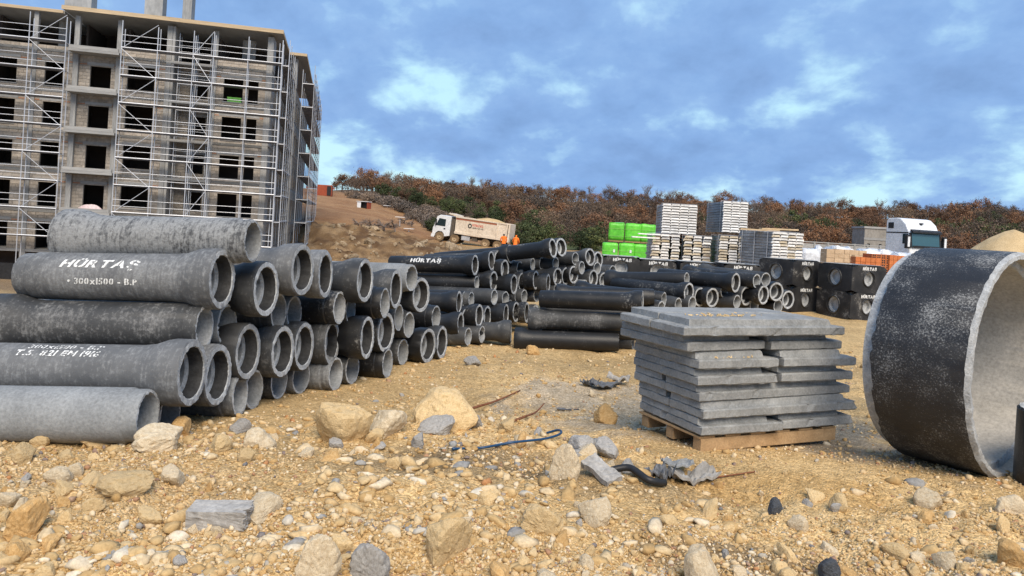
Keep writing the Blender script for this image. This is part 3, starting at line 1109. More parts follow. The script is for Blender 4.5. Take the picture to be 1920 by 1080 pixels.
faceA = lambda px: 3.67 / (.24 - (px - CX) / FPX)
NEAR = [
    ('top', [
        (475, 452, 'S', .40, 'light', dict(keep=True)), (568, 506, 'B', .44, 'grey'), (611, 514, 'B', .30, 'grey'), (685, 526, 'B', .38, 'dark'),
        (743, 542, 'B', .31, 'dark'), (772, 521, 'S', .45, 'plain'), (790, 553, 'B', .50, 'dark')]),
    ('second', [
        (417, 523, 'B', .415, 'grey', dict(keep=True)), (500, 542, 'B', .45, 'dark'), (523, 584, 'S', .42, 'dark'), (552, 587, 'S', .42, 'plain'),
        (637, 577, 'S', .38, 'black'), (658, 580, 'S', .30, 'dark'), (722, 568, 'S', .32, 'black'), (748, 595, 'S', .34, 'dark'), (767, 609, 'S', .42, 'dark'), (818, 595, 'S', .38, 'black')]),
    ('third', [
        (384, 614, 'S', .385, 'dark', dict(keep=True)), (426, 609, 'S', .45, 'plain')]),
    ('fourth', [
        (361, 699, 'B', .43, 'grey', dict(keep=True)), (410, 703, 'B', .42, 'grey'), (466, 659, 'B', .43, 'dark'), (531, 659, 'B', .435, 'dark'), (571, 649, 'B', .40, 'dark'),
        (623, 642, 'B', .33, 'dark', dict(dy=.3)), (689, 633, 'B', .32, 'black'), (724, 623, 'B', .42, 'dark')]),
    ('bottom', [
        (278, 779, 'S', .42, 'plain', dict(keep=True)), (319, 778, 'S', .42, 'dark', dict(dy=.15)), (451, 741, 'S', .37, 'grey'), (477, 730, 'S', .44, 'plain'), (524, 714, 'S', .45, 'dark'), (565, 706, 'S', .50, 'grey'),
        (630, 701, 'S', .44, 'grey'), (661, 691, 'S', .44, 'dark'), (727, 681, 'S', .36, 'black'), (756, 660, 'S', .42, 'dark'), (803, 648, 'B', .46, 'black'), (829, 642, 'B', .34, 'dark')]),
]
YFIX = {(278, 779): 5.12, (319, 778): 5.58, (361, 699): 5.45, (410, 703): 5.92, (466, 659): 6.40, (531, 659): 6.95, (571, 649): 7.43, (568, 506): 6.95, (611, 514): 7.46, (384, 614): 5.86, (426, 609): 6.30, (523, 584): 7.05, (552, 587): 7.50,
        (637, 577): 7.88, (658, 580): 8.32, (451, 741): 6.45, (477, 730): 6.88, (417, 523): 5.93, (500, 542): 6.46, (475, 452): 6.15, (524, 714): 7.15, (565, 706): 7.58, (623, 642): 7.95, (689, 633): 8.30, (724, 623): 8.95,
        (685, 526): 8.12, (743, 542): 9.1, (722, 568): 8.62, (630, 701): 8.05, (661, 691): 8.48, (727, 681): 9.0, (756, 660): 9.4}
for _r, _items in NEAR:
    for _i, _it in enumerate(_items):
        _kw = dict(_it[5]) if len(_it) > 5 else {}
        _kw.setdefault('pitch', 2.6)
        _kw.setdefault('dy', {'top': .05, 'second': .28 if _it[2] == 'S' else .0, 'third': .28, 'fourth': -.06, 'bottom': .12 if _it[0] > 300 else 0}[_r])
        if _r == 'bottom' and _it[0] > 330:
            _Y = 6.
            for _q in range(12):
                _p = W(_it[0], _it[1], _Y)
                _t = (gh(_p.x, _p.y) + (.172 if _it[2] == 'S' else .232) - EYE) / (_p.z - EYE)
                _Y *= _t
            _kw['Y'] = _Y
        elif (_it[0], _it[1]) in YFIX:
            _kw['Y'] = YFIX[(_it[0], _it[1])]
        _items[_i] = _it[:5] + (_kw,)
near = stack(NEAR, faceA, 'L', 'big near stack', 'pipes in the big near stack')
for o, it in near:
    key = (it[0], it[1])
    if key == (417, 523):
        text_on_pipe('HÜRTAŞ', -.10, .62, .62, .105, .190, o, stencil=True, shear=.4, bold=.032, wear=.02, seed=2)
        text_on_pipe('• 300x1500 - B.P', -.06, -.12, .56, .052, .190, o, stencil=True, shear=.1, bold=.03, wear=.03, seed=3)
        o['label'] = 'grey pipe with white stencilled lettering 300x1500, first in second row of near stack'
    if key == (361, 699):
        text_on_pipe('300x1500 - B.P', -.09, 1.22, .55, .055, .190, o, stencil=True, shear=.1, bold=.02, wear=.25, seed=4)
        text_on_pipe('T.S. 821 EN 1916', -.12, .86, .62, .055, .190, o, stencil=True, shear=.25, bold=.03, wear=.22, seed=5)
        o['label'] = 'grey pipe with lettering T.S. 821 EN 1916, first in fourth row of near stack'

faceB = lambda px: 7.12 / (.54 - (px - CX) / FPX)
PS = lambda px: float(np.interp(px, [850, 960, 1040, 1113, 1190], [17, 24, 31, 40, 52]))


def b2(px, py, e, coat='black', **kw):
    kw.setdefault('pitch', 3.)
    kw.setdefault('psi', PS(px) + random.Random(int(px * 3 + py)).uniform(-5, 5))
    return (px, py, e, .4, coat, kw)


MID = [
    ('top', [b2(891, 497, 'B', keep=True, psi=17, dy=1.8, pitch=3), b2(922, 489, 'B', dy=1.8, pitch=7), b2(935, 487, 'B', 'dark', dy=2.3, pitch=5), b2(957, 476, 'B', psi=22, dy=2.0, pitch=8), b2(1037, 465, 'B', pitch=10), b2(1053, 463.5, 'B', dy=.35, pitch=10),
             b2(1079, 485, 'S', 'dark', dy=.3), b2(1107, 482, 'B', 'dark', pitch=8), b2(1122, 487, 'B', dy=.5, pitch=8)]),
    ('second', [b2(894, 531, 'S', psi=16, dy=.7), b2(905, 535, 'S', dy=1.0), b2(947, 505, 'B', psi=24, dy=.3), b2(965, 501, 'S', dy=.9), b2(975, 503, 'S', 'dark', dy=.6), b2(999, 496, 'S', 'dark', dy=.2), b2(1016, 494, 'S', 'dark', dy=.6),
                b2(1042, 494, 'S', 'dark', dy=.5), b2(1057, 491, 'S', 'plain', dy=.9), b2(1066, 498, 'S', 'dark', dy=.6), b2(1091, 502, 'S', 'dark'), b2(1120, 503, 'S', 'dark'), b2(1149, 508, 'S', 'dark', dy=1.2)]),
    ('third', [b2(926, 527, 'B', dy=.6), b2(940, 536, 'B', dy=1.0), b2(964, 533, 'B'), b2(979, 529, 'B', dy=.5), b2(1005, 525, 'B', psi=20), b2(1028, 531, 'B', 'dark', psi=15), b2(1046, 519, 'B', 'dark', dy=.3), b2(1061, 518, 'B', dy=.4),
               b2(1076, 515, 'B', dy=.2), b2(1113, 522, 'B', 'dark'), b2(1133, 526, 'B', 'dark', dy=.3), b2(1167, 528, 'S', 'dark', dy=-.5), b2(1187, 526, 'S', 'dark', dy=-.7)]),
    ('fourth', [b2(861, 567, 'B', psi=10, dy=.2), b2(871, 561, 'S', dy=.6), b2(884, 562, 'S', 'dark', dy=.3), b2(927, 557, 'S', 'dark'), b2(948, 560, 'S', 'dark', dy=.5), b2(957, 555, 'S', 'plain', dy=1.0), b2(983, 556, 'S', 'dark', dy=.6), b2(971, 557, 'S', 'dark', dy=.9),
                b2(1007, 553, 'S', 'dark', dy=.7), b2(1044, 544, 'S', 'dark', dy=.5), b2(1052, 543, 'S', 'dark', dy=.9), b2(1097, 537, 'S', 'plain', dy=.3), b2(1128, 543, 'S', 'dark', dy=.4), b2(1153, 542, 'S', 'dark', dy=-.2), b2(1180, 540, 'S', 'dark', dy=-.4)]),
    ('fifth', [b2(864, 608, 'B', psi=12), b2(873, 600, 'B', dy=.5), b2(899, 592, 'B'), b2(914, 594, 'B', dy=.4), b2(949, 590, 'B', psi=14), b2(968, 585, 'B', dy=.3), b2(988, 586, 'B', psi=15, dy=.1), b2(1004, 590, 'B', 'dark', dy=.3)]),
    ('bottom', [b2(878, 631, 'S', 'dark'), b2(904, 627, 'S', 'dark', dy=.2), b2(958, 622, 'B', 'dark', psi=4, dy=-.6)]),
]
for _r, _items in MID:
    for _i, _it in enumerate(_items):
        _kw = dict(_it[5])
        if _r != 'top':
            _kw['dy'] = _kw.get('dy', 0) * .8 + {'second': 1.35, 'third': 1.1, 'fourth': .75, 'fifth': .35, 'bottom': 0}[_r] * float(np.interp(_it[0], [850, 900, 1000, 1050, 1100], [.6, 1, 1, .35, 0]))
        _items[_i] = _it[:5] + (_kw,)
mid = stack(MID, faceB, 'S', 'middle stack', 'pipes in the long middle stack')
for o, it in mid:
    if (it[0], it[1]) == (891, 497):
        text_on_pipe('HÜRTAŞ', -.08, .5, .62, .12, .152, o, stencil=True, shear=.1, bold=.05, wear=.04, seed=7)
        o['label'] = 'black pipe with white stencilled name, first in top row of the long middle stack'

RGT = [
    ('top', [(1380, 530, 'B', .65, 'black', dict(Y=14.7, psi=42)), (1419, 527, 'S', .5, 'black', dict(Y=14.9, psi=50)), (1436, 524, 'S', .6, 'dark', dict(Y=15.1, psi=58)), (1288, 524, 'S', .4, 'black', dict(Y=14.6, psi=34, pitch=5))]),
    ('second', [(1292, 549, 'B', .5, 'black', dict(Y=14.2, psi=42)), (1313, 557, 'B', .6, 'dark', dict(Y=14.8, psi=50)), (1336, 558, 'B', .62, 'black', dict(Y=14.7, psi=53)), (1358, 545, 'S', .5, 'dark', dict(Y=14.9, psi=45)), (1400, 555, 'B', .6, 'dark', dict(Y=15, psi=52)),
                (1432, 553, 'B', .53, 'black', dict(Y=14.9, psi=50)), (1456, 547, 'B', .71, 'black', dict(Y=15.2, psi=64)), (1478, 562, 'B', .6, 'dark', dict(Y=15.5, psi=58))]),
    ('bottom', [(1245, 562, 'S', .4, 'black', dict(Y=13.6, psi=30)), (1272, 572, 'S', .5, 'dark', dict(Y=14.0, psi=40)), (1281, 570, 'S', .5, 'dark', dict(Y=14.5, psi=40)), (1298, 569, 'S', .5, 'dark', dict(Y=14.1, psi=44)), (1240, 579, 'S', .5, 'black', dict(Y=13.2, psi=38)),
                (1350, 571, 'S', .6, 'dark', dict(Y=15.2, psi=50)), (1382, 566, 'S', .5, 'dark', dict(Y=14.8, psi=45)), (1414, 573, 'S', .6, 'dark', dict(Y=15.2, psi=55)), (1459, 574, 'S', .6, 'black', dict(Y=15.3, psi=58))]),
]
stack(RGT, None, 'S', 'stack behind slabs', 'pipes in the low stack behind the slabs')
LOOSE = [
    (1205, 567, 12.3, 'B', 14, 'black', 'matt black pipe, socket pointing right, uppermost of three loose pipes before the middle stack'),
    (1184, 604, 12.45, 'S', 8, 'dark', 'dark grey pipe lying between two black ones in front of the middle stack'),
    (1160, 642, 12.3, 'S', 7, 'black', 'scuffed black pipe lying lowest on the sand in front of the middle stack'),
    (1187, 641, 12.9, 'S', 18, 'dark', 'plain pipe end peeping out behind the lowest black pipe beside the slabs'),
    (1200, 592, 12.9, 'S', 9, 'black', 'black pipe lying in the gap behind the upper two loose pipes'),
    (1206, 622, 12.8, 'S', 10, 'dark', 'dark pipe lying in the gap behind the lower two loose pipes'),
    (1226, 557, 13.2, 'S', 6, 'black', 'black pipe with its socket on the left, half hidden behind the uppermost loose pipe'),
]
for px, py, Y, e, psi, c, lab in LOOSE:
    o = pipe(px, py, Y, e, psi, c, 'S', 2.6, True)
    o['label'] = lab
    o['group'] = 'loose pipes before the middle stack'

# ------------------------------------------------------------------ stack of cast slabs on a pallet
def slab_mesh(name, lx, ly, lip=.075, rise=.058, inset=(.012, .10, .07, .02), seed=0):
    """lip plate lx x ly with a raised plateau; inset: left, right, front, back"""
    rg = np.random.default_rng(seed)
    bm = bmesh.new()
    nx, ny = max(8, int(lx / .05)), max(5, int(ly / .05))
    il, ir, if_, ib = inset

    def ring(x0, x1, y0, y1, z, jit):
        pts = []
        for i in range(nx): pts.append((x0 + (x1 - x0) * i / nx, y0))
        for i in range(ny): pts.append((x1, y0 + (y1 - y0) * i / ny))
        for i in range(nx): pts.append((x1 - (x1 - x0) * i / nx, y1))
        for i in range(ny): pts.append((x0, y1 - (y1 - y0) * i / ny))
        return [bm.verts.new((x + rg.normal() * jit, y + rg.normal() * jit, z + rg.normal() * jit * .8)) for x, y in pts]
    e = .010
    rings = [ring(.012, lx - .012, .012, ly - .012, 0, .003), ring(0, lx, 0, ly, e, .0015), ring(0, lx, 0, ly, lip - e, .0012), ring(.01, lx - .01, .01, ly - .01, lip, .002),
             ring(il + .004, lx - ir + .012, if_ - .012, ly - ib, lip + .004, .002), ring(il + .008, lx - ir, if_, ly - ib, lip + rise - .006, .0018), ring(il + .018, lx - ir - .012, if_ + .012, ly - ib - .012, lip + rise, .0015)]
    n = len(rings[0])
    cx, cy = lx / 2, ly / 2
    for q in range(7):
        rr = rings[rg.choice([0, 1, 2, 3])]
        v = rr[rg.integers(0, n)]
        d = .008 + .014 * rg.random()
        v.co.x += d * (1 if v.co.x < cx else -1)
        v.co.y += d * (1 if v.co.y < cy else -1)
    for a, b in zip(rings[:-1], rings[1:]):
        for i in range(n):
            j = (i + 1) % n
            bm.faces.new((a[i], a[j], b[j], b[i]))
    bm.faces.new(list(reversed(rings[0])))
    bm.faces.new(rings[-1])
    bmesh.ops.recalc_face_normals(bm, faces=bm.faces)
    me = bpy.data.meshes.new(name)
    bm.to_mesh(me)
    bm.free()
    me.materials.append(M_SLAB)
    return me


def slab_stack():
    zg = 0.0
    fc = G(1309, 848, -.04)                       # front corner on the ground
    zg = gh(fc.x, fc.y)
    A = math.radians(25)
    o = Vector((fc.x + .02, fc.y + .02, zg))
    ux, uy = Vector((math.cos(A), math.sin(A), 0)), Vector((-math.sin(A), math.cos(A), 0))
    at = lambda a, b, z: o + ux * a + uy * b + Vector((0, 0, z))
    LXT, LYT = 1.70, .89
    pal = thing('pallet', 'timber pallet on the sand under the grey slabs', 'pallet', at(.03, .03, -.01), (0, 0, A))
    for i, y in enumerate((.0, .36, .72)):
        if i == 0:
            part('bearer', MB().box(0, 1.5, y, y + .1, 0, .105), M_WOOD, pal, bevel=.006)
        else:
            for x in (0, .62, 1.3):
                part('foot_block', MB().box(x, x + .2, y, y + .1, 0, .095), M_WOOD, pal, bevel=.006)
    for i in range(6):
        part('deck_board', MB().box(-.02 + i * .27, .14 + i * .27, .002, .84, .107, .125), M_WOOD, pal, bevel=.003)
    rows = ['two', 'long', 'long', 'two', 'two', 'two', 'top']
    names = ['lowest', 'second', 'third', 'fourth', 'fifth', 'sixth']
    rg = random.Random(3)
    dx = [.0, .0, -.03, -.07, -.08, -.18, -.27]
    dy = [.0, -.015, .01, .0, -.03, .02, -.05]
    z = .127
    for r, kind in enumerate(rows):
        a0, b0 = dx[r], dy[r]
        yaw = A + rg.uniform(-.03, .03)
        if kind == 'two':
            for s in range(2):
                me = slab_mesh('slab', .84, LYT, seed=r * 5 + s, inset=(-.008, .14 if s == 0 else .15, .06, .02))
                ob = link('concrete_slab', me, None, at(a0 + s * (.875 + rg.uniform(-.01, .02)), b0 - s * .01 + rg.uniform(-.012, .012), z), (rg.uniform(-.008, .008), rg.uniform(-.006, .006), yaw + rg.uniform(-.02, .02)))
                tag(ob, f"grey cast slab, {'left' if s == 0 else 'right'} one of the pair in the {names[r]} layer of the slab stack", 'slab', 'slabs in the stack on the pallet', 'thing')
        else:
            for s in range(2):
                me = slab_mesh('slab', LXT + .02, .44, seed=r * 5 + s + 60, inset=(-.008, .13, .05, .01) if kind == 'long' else (.07, .14, .045 if s == 0 else .0, .005 if s == 0 else .05))
                ob = link('concrete_slab', me, None, at(a0, b0 + s * .455, z), (0, 0, yaw))
                nm = names[r] if kind == 'long' else 'topmost'
                tag(ob, f"long grey cast slab, {'front' if s == 0 else 'rear'} one in the {nm} layer of the slab stack", 'slab', 'slabs in the stack on the pallet', 'thing')
        z += .1345
    # straw crumbs lying on the slabs
    cr = []
    for (a, b, zz, n, rad, lab) in ((.30, .14, z - .0, 60, .13, 'straw coloured chips scattered on the top slab'), (.30, .02, z - 5.0 * .1345 + 3 * .1345 - .056, 40, .09, 'straw coloured chips on the ledge of a lower slab')):
        mb = MB()
        for i in range(n):
            p = at(a + rg.gauss(0, rad * 1.3), b + abs(rg.gauss(0, rad * .35)), zz + abs(rg.gauss(0, .008)))
            s = rg.uniform(.006, .016)
            an = rg.random() * 3
            q = p + Vector((math.cos(an), math.sin(an), rg.uniform(-.2, .3))) * s * 2.2
            mb.tube(p, q, s * .55, 4, 0, s * .3)
        tag(part('wood_chips', mb, M_STRAW, None), lab, 'chips', kind='stuff')


slab_stack()

# ------------------------------------------------------------------ manhole rings
def ring_mesh(R, L, seed):
    h = L / 2
    w = .115
    prof = [(-h, R - w), (-h, R - w * .5), (-h + .09, R - w * .48), (-h + .095, R - .006), (-h + .11, R), (0, R + .003), (h - .03, R + .002), (h, R - .02), (h, R - .052), (h - .095, R - .060), (h - .10, R - w + .012), (h - .115, R - w), (0, R - w - .003)]
    midx = [2, 2, 2, 0, 0, 0, 2, 2, 1, 2, 2, 1, 1]
    jit = {0: (.004, .003), 3: (.006, .004), 4: (.005, .003), 6: (.0025, .002), 7: (.0035, .0025), 8: (.0035, .003), 9: (.003, .003), 10: (.005, .005), 11: (.003, .002), 5: (0, .002)}
    return lathe(prof, 150, [M_RING, mottled('ring_bore_concrete', (.36, .335, .29), (.46, .43, .38), 2.2, .9, .3, .005, 40.), M_RIM], midx, 'ring', jit, seed)


def rings():
    psi = math.radians(52.5)
    n = Vector((math.cos(psi), -math.sin(psi), 0))
    R, L = .885, .80
    mouth = W(1908, 671, 5.82)
    ctr = mouth - n * (L / 2)
    ctr.z = gh(ctr.x, ctr.y) + R - .015
    me = ring_mesh(R, L, 4)
    tag(link('manhole_ring', me, None, ctr, (1.1, 0, -psi)), 'large speckled black concrete manhole ring standing on edge beside the slab stack', 'concrete ring', 'manhole rings')
    c2 = Vector((4.21, 5.52, 0))
    c2.z = gh(c2.x, c2.y) + .285
    me2 = lathe([(-.285, .24), (-.285, .32), (-.27, .335), (.26, .335), (.285, .32), (.285, .24)], 90, [M_COATS['black'], M_BARE, M_RIM], [2, 0, 0, 0, 2, 1], 'short_ring', {0: (.006, .006), 5: (.006, .006), 1: (.004, .004), 4: (.004, .004)}, 9)
    tag(link('manhole_ring', me2, None, c2, (0, math.pi / 2, .3)), 'small black ring just inside the picture edge, standing before the large ring', 'concrete ring', 'manhole rings')


rings()

# ------------------------------------------------------------------ black precast manhole blocks
def block_mesh(w, d, h, hole_r, seed, socket=True):
    """open-cornered cube with round sockets in the two faces that show (-y and +x... as recessed rings)"""
    bm = bmesh.new()
    rg = np.random.default_rng(seed)
    n = 20

    def face(o, u, v, nrm, lu, lv, hole, off=(0, 0)):
        # quad lu x lv with a round hole, socket ring recessed
        c = o + u * (lu / 2 + off[0]) + v * (lv / 2 + off[1])
        corners = [o, o + u * lu, o + u * lu + v * lv, o + v * lv]
        outer = []
        for i in range(n):
            a = 2 * math.pi * i / n + math.pi / 4 + math.pi
            dx, dy = math.cos(a), math.sin(a)
            tx = ((lu / 2 - off[0]) if dx > 0 else (lu / 2 + off[0])) / max(1e-6, abs(dx))
            ty = ((lv / 2 - off[1]) if dy > 0 else (lv / 2 + off[1])) / max(1e-6, abs(dy))
            t = min(tx, ty)
            outer.append(bm.verts.new(c + u * dx * t + v * dy * t))
        prev = outer
        prof = [(hole * 1.2, 0, 0), (hole * 1.14, .022, 0), (hole * 1.02, .024, 0), (hole, -.06, 0), (hole * .74, -.065, 1), (hole * .70, -.20, 1)]
        for (r, out, mi) in prof:
            ringv = []
            for i in range(n):
                a = 2 * math.pi * i / n + math.pi / 4 + math.pi
                ringv.append(bm.verts.new(c + (u * math.cos(a) + v * math.sin(a)) * r + nrm * out))
            for i in range(n):
                j = (i + 1) % n
                f = bm.faces.new((prev[i], prev[j], ringv[j], ringv[i]))
                f.material_index = mi if mi < 2 else 1
            prev = ringv
    X, Y, Z = Vector((1, 0, 0)), Vector((0, 1, 0)), Vector((0, 0, 1))
    o = Vector((-w / 2, -d / 2, 0))
    face(o, X, Z, -Y, w, h, hole_r)
    face(o + X * w, Y, Z, X, d, h, hole_r * .9)
    face(o + X * w + Y * d, -X, Z, Y, w, h, hole_r)
    face(o + Y * d, -Y, Z, -X, d, h, hole_r * .9)
    # rim and hollow inside
    t = .14
    p = [(-w / 2, -d / 2), (w / 2, -d / 2), (w / 2, d / 2), (-w / 2, d / 2)]
    q = [(-w / 2 + t, -d / 2 + t), (w / 2 - t, -d / 2 + t), (w / 2 - t, d / 2 - t), (-w / 2 + t, d / 2 - t)]
    top = [bm.verts.new((x, y, h)) for x, y in p]
    tin = [bm.verts.new((x, y, h)) for x, y in q]
    bot = [bm.verts.new((x, y, .1)) for x, y in q]
    low = [bm.verts.new((x, y, 0)) for x, y in p]
    for i in range(4):
        j = (i + 1) % 4
        bm.faces.new((top[i], top[j], tin[j], tin[i])).material_index = 1
        bm.faces.new((tin[i], tin[j], bot[j], bot[i])).material_index = 1
    bm.faces.new(bot).material_index = 1
    bm.faces.new(list(reversed(low)))
    bmesh.ops.remove_doubles(bm, verts=bm.verts, dist=1e-4)
    me = bpy.data.meshes.new('block')
    bm.to_mesh(me)
    bm.free()
    me.materials.append(M_BLOCK)
    me.materials.append(M_RIM)
    return me


def manhole_blocks():
    rows = []

    def blk(me, c, yaw, w, d, h, label, txt=True, txt_side=False):
        o = link('manhole_block', me, None, c, (0, 0, yaw))
        tag(o, label, 'concrete block', 'black manhole blocks')
        if txt:
            text_flat('HÜRTAŞ', .50, .13, o, (0 + .02, -d / 2 - .004, h - .10), (math.pi / 2, 0, 0), bold=.075, shear=.05, stencil=True)
        if txt_side:
            text_flat('HÜRTAŞ', .50, .13, o, (w / 2 + .004, 0, h - .10), (math.pi / 2, 0, math.pi / 2), bold=.075, shear=.05, stencil=True)
        return o
    # row behind the pipes
    w, h = .98, .64
    me = block_mesh(w, w, h, .19, 1)
    spots = [(1168, 'first'), (1236, 'second'), (1309, 'third'), (1392, 'fourth')]
    for px, nm in spots:
        p = W(px, 486, 20.2 if px < 1380 else 20.0)
        z = gh(p.x, p.y)
        yaw = math.radians(-4 if px < 1300 else 2)
        blk(me, (p.x, p.y + w / 2, z), yaw, w, w, h, f'black manhole block, {nm} from left in the lower row behind the pipes', False)
        for sx in (-.42, .42):
            tag(link('timber_spacer', MB().box(-.07, .07, -.45, .45, 0, .055).mesh('timber_spacer', M_WOOD, bevel=.005), None, (p.x + sx, p.y + w / 2, z + h + .001)), f"timber spacer {'at the left' if sx < 0 else 'at the right'} under the {nm} upper manhole block", 'timber', 'timber spacers between blocks')
        blk(me, (p.x, p.y + w / 2, z + h + .058), yaw, w, w, h, f'black manhole block with white name, {nm} from left in the upper row behind the pipes', True)
    # corner group
    w, h = 1.24, .765
    me2 = block_mesh(w, w, h, .22, 2)
    for (px, py, Y, nm, side) in ((1593, 598, 20.4, 'nearer', True), (1482, 590, 21.3, 'farther', True)):
        c = G(px, py, -.3) if False else W(px, py, Y)
        yaw = math.radians(-68.6 if nm == 'nearer' else -60)
        # front corner towards the camera: local (+w/2? ) corner (-y,+x) -> rotate
        cor = Vector((w / 2, -w / 2, 0))
        r = Matrix.Rotation(yaw, 3, 'Z')
        ctr = Vector((c.x, c.y, 0)) - r @ cor
        z = gh(c.x, c.y) - .02
        for k in range(2):
            o = blk(me2, (ctr.x, ctr.y, z + k * (h + .003)), yaw, w, w, h, f"black manhole block, {'upper' if k else 'lower'} one of the {nm} pair beside the large ring", False, True)
    # one more behind, between the two groups
    p = W(1405, 495, 22.5)
    z = gh(p.x, p.y)


manhole_blocks()

# ------------------------------------------------------------------ bundles of planks, green packs, bricks
def plank_bundle(name, label, front_px, front_py, Y, ncol, nrow, pw, ph, length, yaw, z0, mats, straps=2, gap=0., jit=.01, cap=None, seed=0):
    """front-left lower corner of the bundle at front_px; planks run back along local y"""
    p = W(front_px, front_py, Y)
    rt = thing(name, label, 'plank bundle', (p.x, p.y, z0), (0, 0, yaw), 'bundles of planks behind the blocks')
    rg = random.Random(seed)
    me = {}
    for i, (mf, ms) in enumerate(mats):
        mb = MB()
        # folded edge plank: deck with two lips, end plate in the front colour
        mb.box(.012, pw * .95, .0, .04, ph * .22, ph * .88, 0)
        mb.box(.012, pw * .96, .041, length, ph * .30, ph * .86, 1)
        mb.box(.0, .035, .041, length, .0, ph * .30, 1)
        mb.box(pw * .94, pw * .975, .041, length, .0, ph * .30, 1)
        mb.box(-.006, .03, .004, .05, ph * .05, ph * .5, 0)
        mb.box(pw * .93, pw * .98, .004, .05, ph * .05, ph * .5, 0)
        me[i] = mb.mesh('plank', [mf, ms])
    for r in range(nrow):
        for c in range(ncol):
            k = rg.randrange(len(mats))
            link('plank', me[k], rt, (c * (pw + gap) + rg.uniform(-jit, jit), rg.uniform(-jit, jit) * 2, r * ph), (0, 0, rg.uniform(-jit, jit) * .1))
    tw = ncol * (pw + gap)
    for i in range(straps):
        y = length * (.12 + .76 * i / max(1, straps - 1))
        mb = MB()
        mb.box(-.022, -.014, y, y + .03, 0, nrow * ph + .01)
        mb.box(-.022, tw + .012, y, y + .03, nrow * ph + .01, nrow * ph + .02)
        part('strap', mb, M_GALV, rt)
    return rt


ZG = -.3
MW = [(M_PANELW, M_PANELS)]
MY = [(M_PANELW, M_PANELS), (M_PANELY, M_PANELS), (M_PANELW, M_PANELS)]
plank_bundle('plank_bundle', 'tight bundle of white ended steel planks on top, beside the green packs', 1240, 437, 28, 4, 11, .32, .102, 2.6, math.radians(-6), 1.80, MW, 2, seed=1)
plank_bundle('plank_bundle', 'tallest bundle of white ended steel planks, three wide, on top of the pile', 1354, 432, 28, 3, 12, .31, .098, 2.6, math.radians(-1), 1.97, MW, 2, seed=2)
plank_bundle('plank_bundle', 'loose yellowed plank bundle under the white one beside the green packs', 1221, 482, 27.6, 3, 18, .30, .105, 2.6, math.radians(-6), -.12, MY, 3, gap=.05, jit=.035, seed=3)
plank_bundle('plank_bundle', 'loose yellowed plank bundle in the middle of the lower pile', 1281, 482, 27.6, 3, 18, .30, .105, 2.6, math.radians(-4), -.12, MY, 3, gap=.045, jit=.03, seed=4)
plank_bundle('plank_bundle', 'plank bundle under the tallest one, standing on timber', 1347, 495, 26.5, 3, 20, .30, .098, 2.6, math.radians(-8), -.12, MW + MY, 2, gap=.03, jit=.02, seed=5)
plank_bundle('plank_bundle', 'wide strapped plank bundle with its long grey side showing', 1446, 488, 24.6, 4, 22, .298, .098, 2.0, math.radians(15), -.1, [(M_PANELY, M_PANELS), (M_PANELW, M_PANELS), (M_PANELW, M_PANELS)], 3, gap=.0, jit=.012, seed=6)
for i, (px, py, Y, l, lab) in enumerate(((1185, 445, 27.2, 1.0, 'white board sticking out to the left below the white plank bundle'), (1197, 439, 27.6, 1.5, 'longer white board lying flat under the white plank bundle'))):
    p = W(px, py, Y)
    tag(link('loose_board', MB().box(0, l, 0, .25, 0, .045).mesh('loose_board', M_PANELW, bevel=.004), None, p, (0, 0, -.05)), lab, 'board')
p = W(1394, 431, 24.9)
for i, (a, l, r) in enumerate(((0, 1.3, -.06), (.72, 1.25, .03))):
    tag(link('timber_board', MB().box(0, l, 0, .3, 0, .05).mesh('timber_board', M_BOARD, bevel=.004), None, (p.x + a, p.y + .3, 2.06 + i * .052), (0, -.02 * i, r)), ['pale timber board on top of the wide strapped bundle, left end', 'pale timber board on top of the wide strapped bundle, right end'][i], 'board')
p = W(1360, 503, 21.6)
tag(link('timber_post', MB().box(-.13, .13, 0, .2, -1.2, .14).mesh('timber_post', M_BOARD, bevel=.01), None, p), 'pale timber block standing between two black manhole blocks', 'timber')


def wrapped_pack(w, d, h, m, seed, amp=.02):
    bm = bmesh.new()
    bmesh.ops.create_cube(bm, size=1)
    bmesh.ops.scale(bm, vec=(w, d, h), verts=bm.verts)
    bmesh.ops.translate(bm, vec=(0, 0, h / 2), verts=bm.verts)
    bmesh.ops.bevel(bm, geom=bm.edges[:], offset=.04, segments=2, affect='EDGES')
    bmesh.ops.subdivide_edges(bm, edges=bm.edges[:], cuts=6, use_grid_fill=True)
    rg = np.random.default_rng(seed)
    o = rg.random(3) * 60
    for v in bm.verts:
        k = float(fbm(np.array(o[0] + v.co.x * 1.5 + v.co.y), np.array(o[1] + v.co.z * 2.5), 1.6, 3))
        top = max(0., v.co.z / h - .8) * 5
        v.co.x *= 1 + amp * k
        v.co.y *= 1 + amp * k
        v.co.z += amp * 3 * k * top * h
    me = bpy.data.meshes.new('pack')
    bm.to_mesh(me)
    bm.free()
    me.materials.append(m)
    me.polygons.foreach_set('use_smooth', [True] * len(me.polygons))
    return me


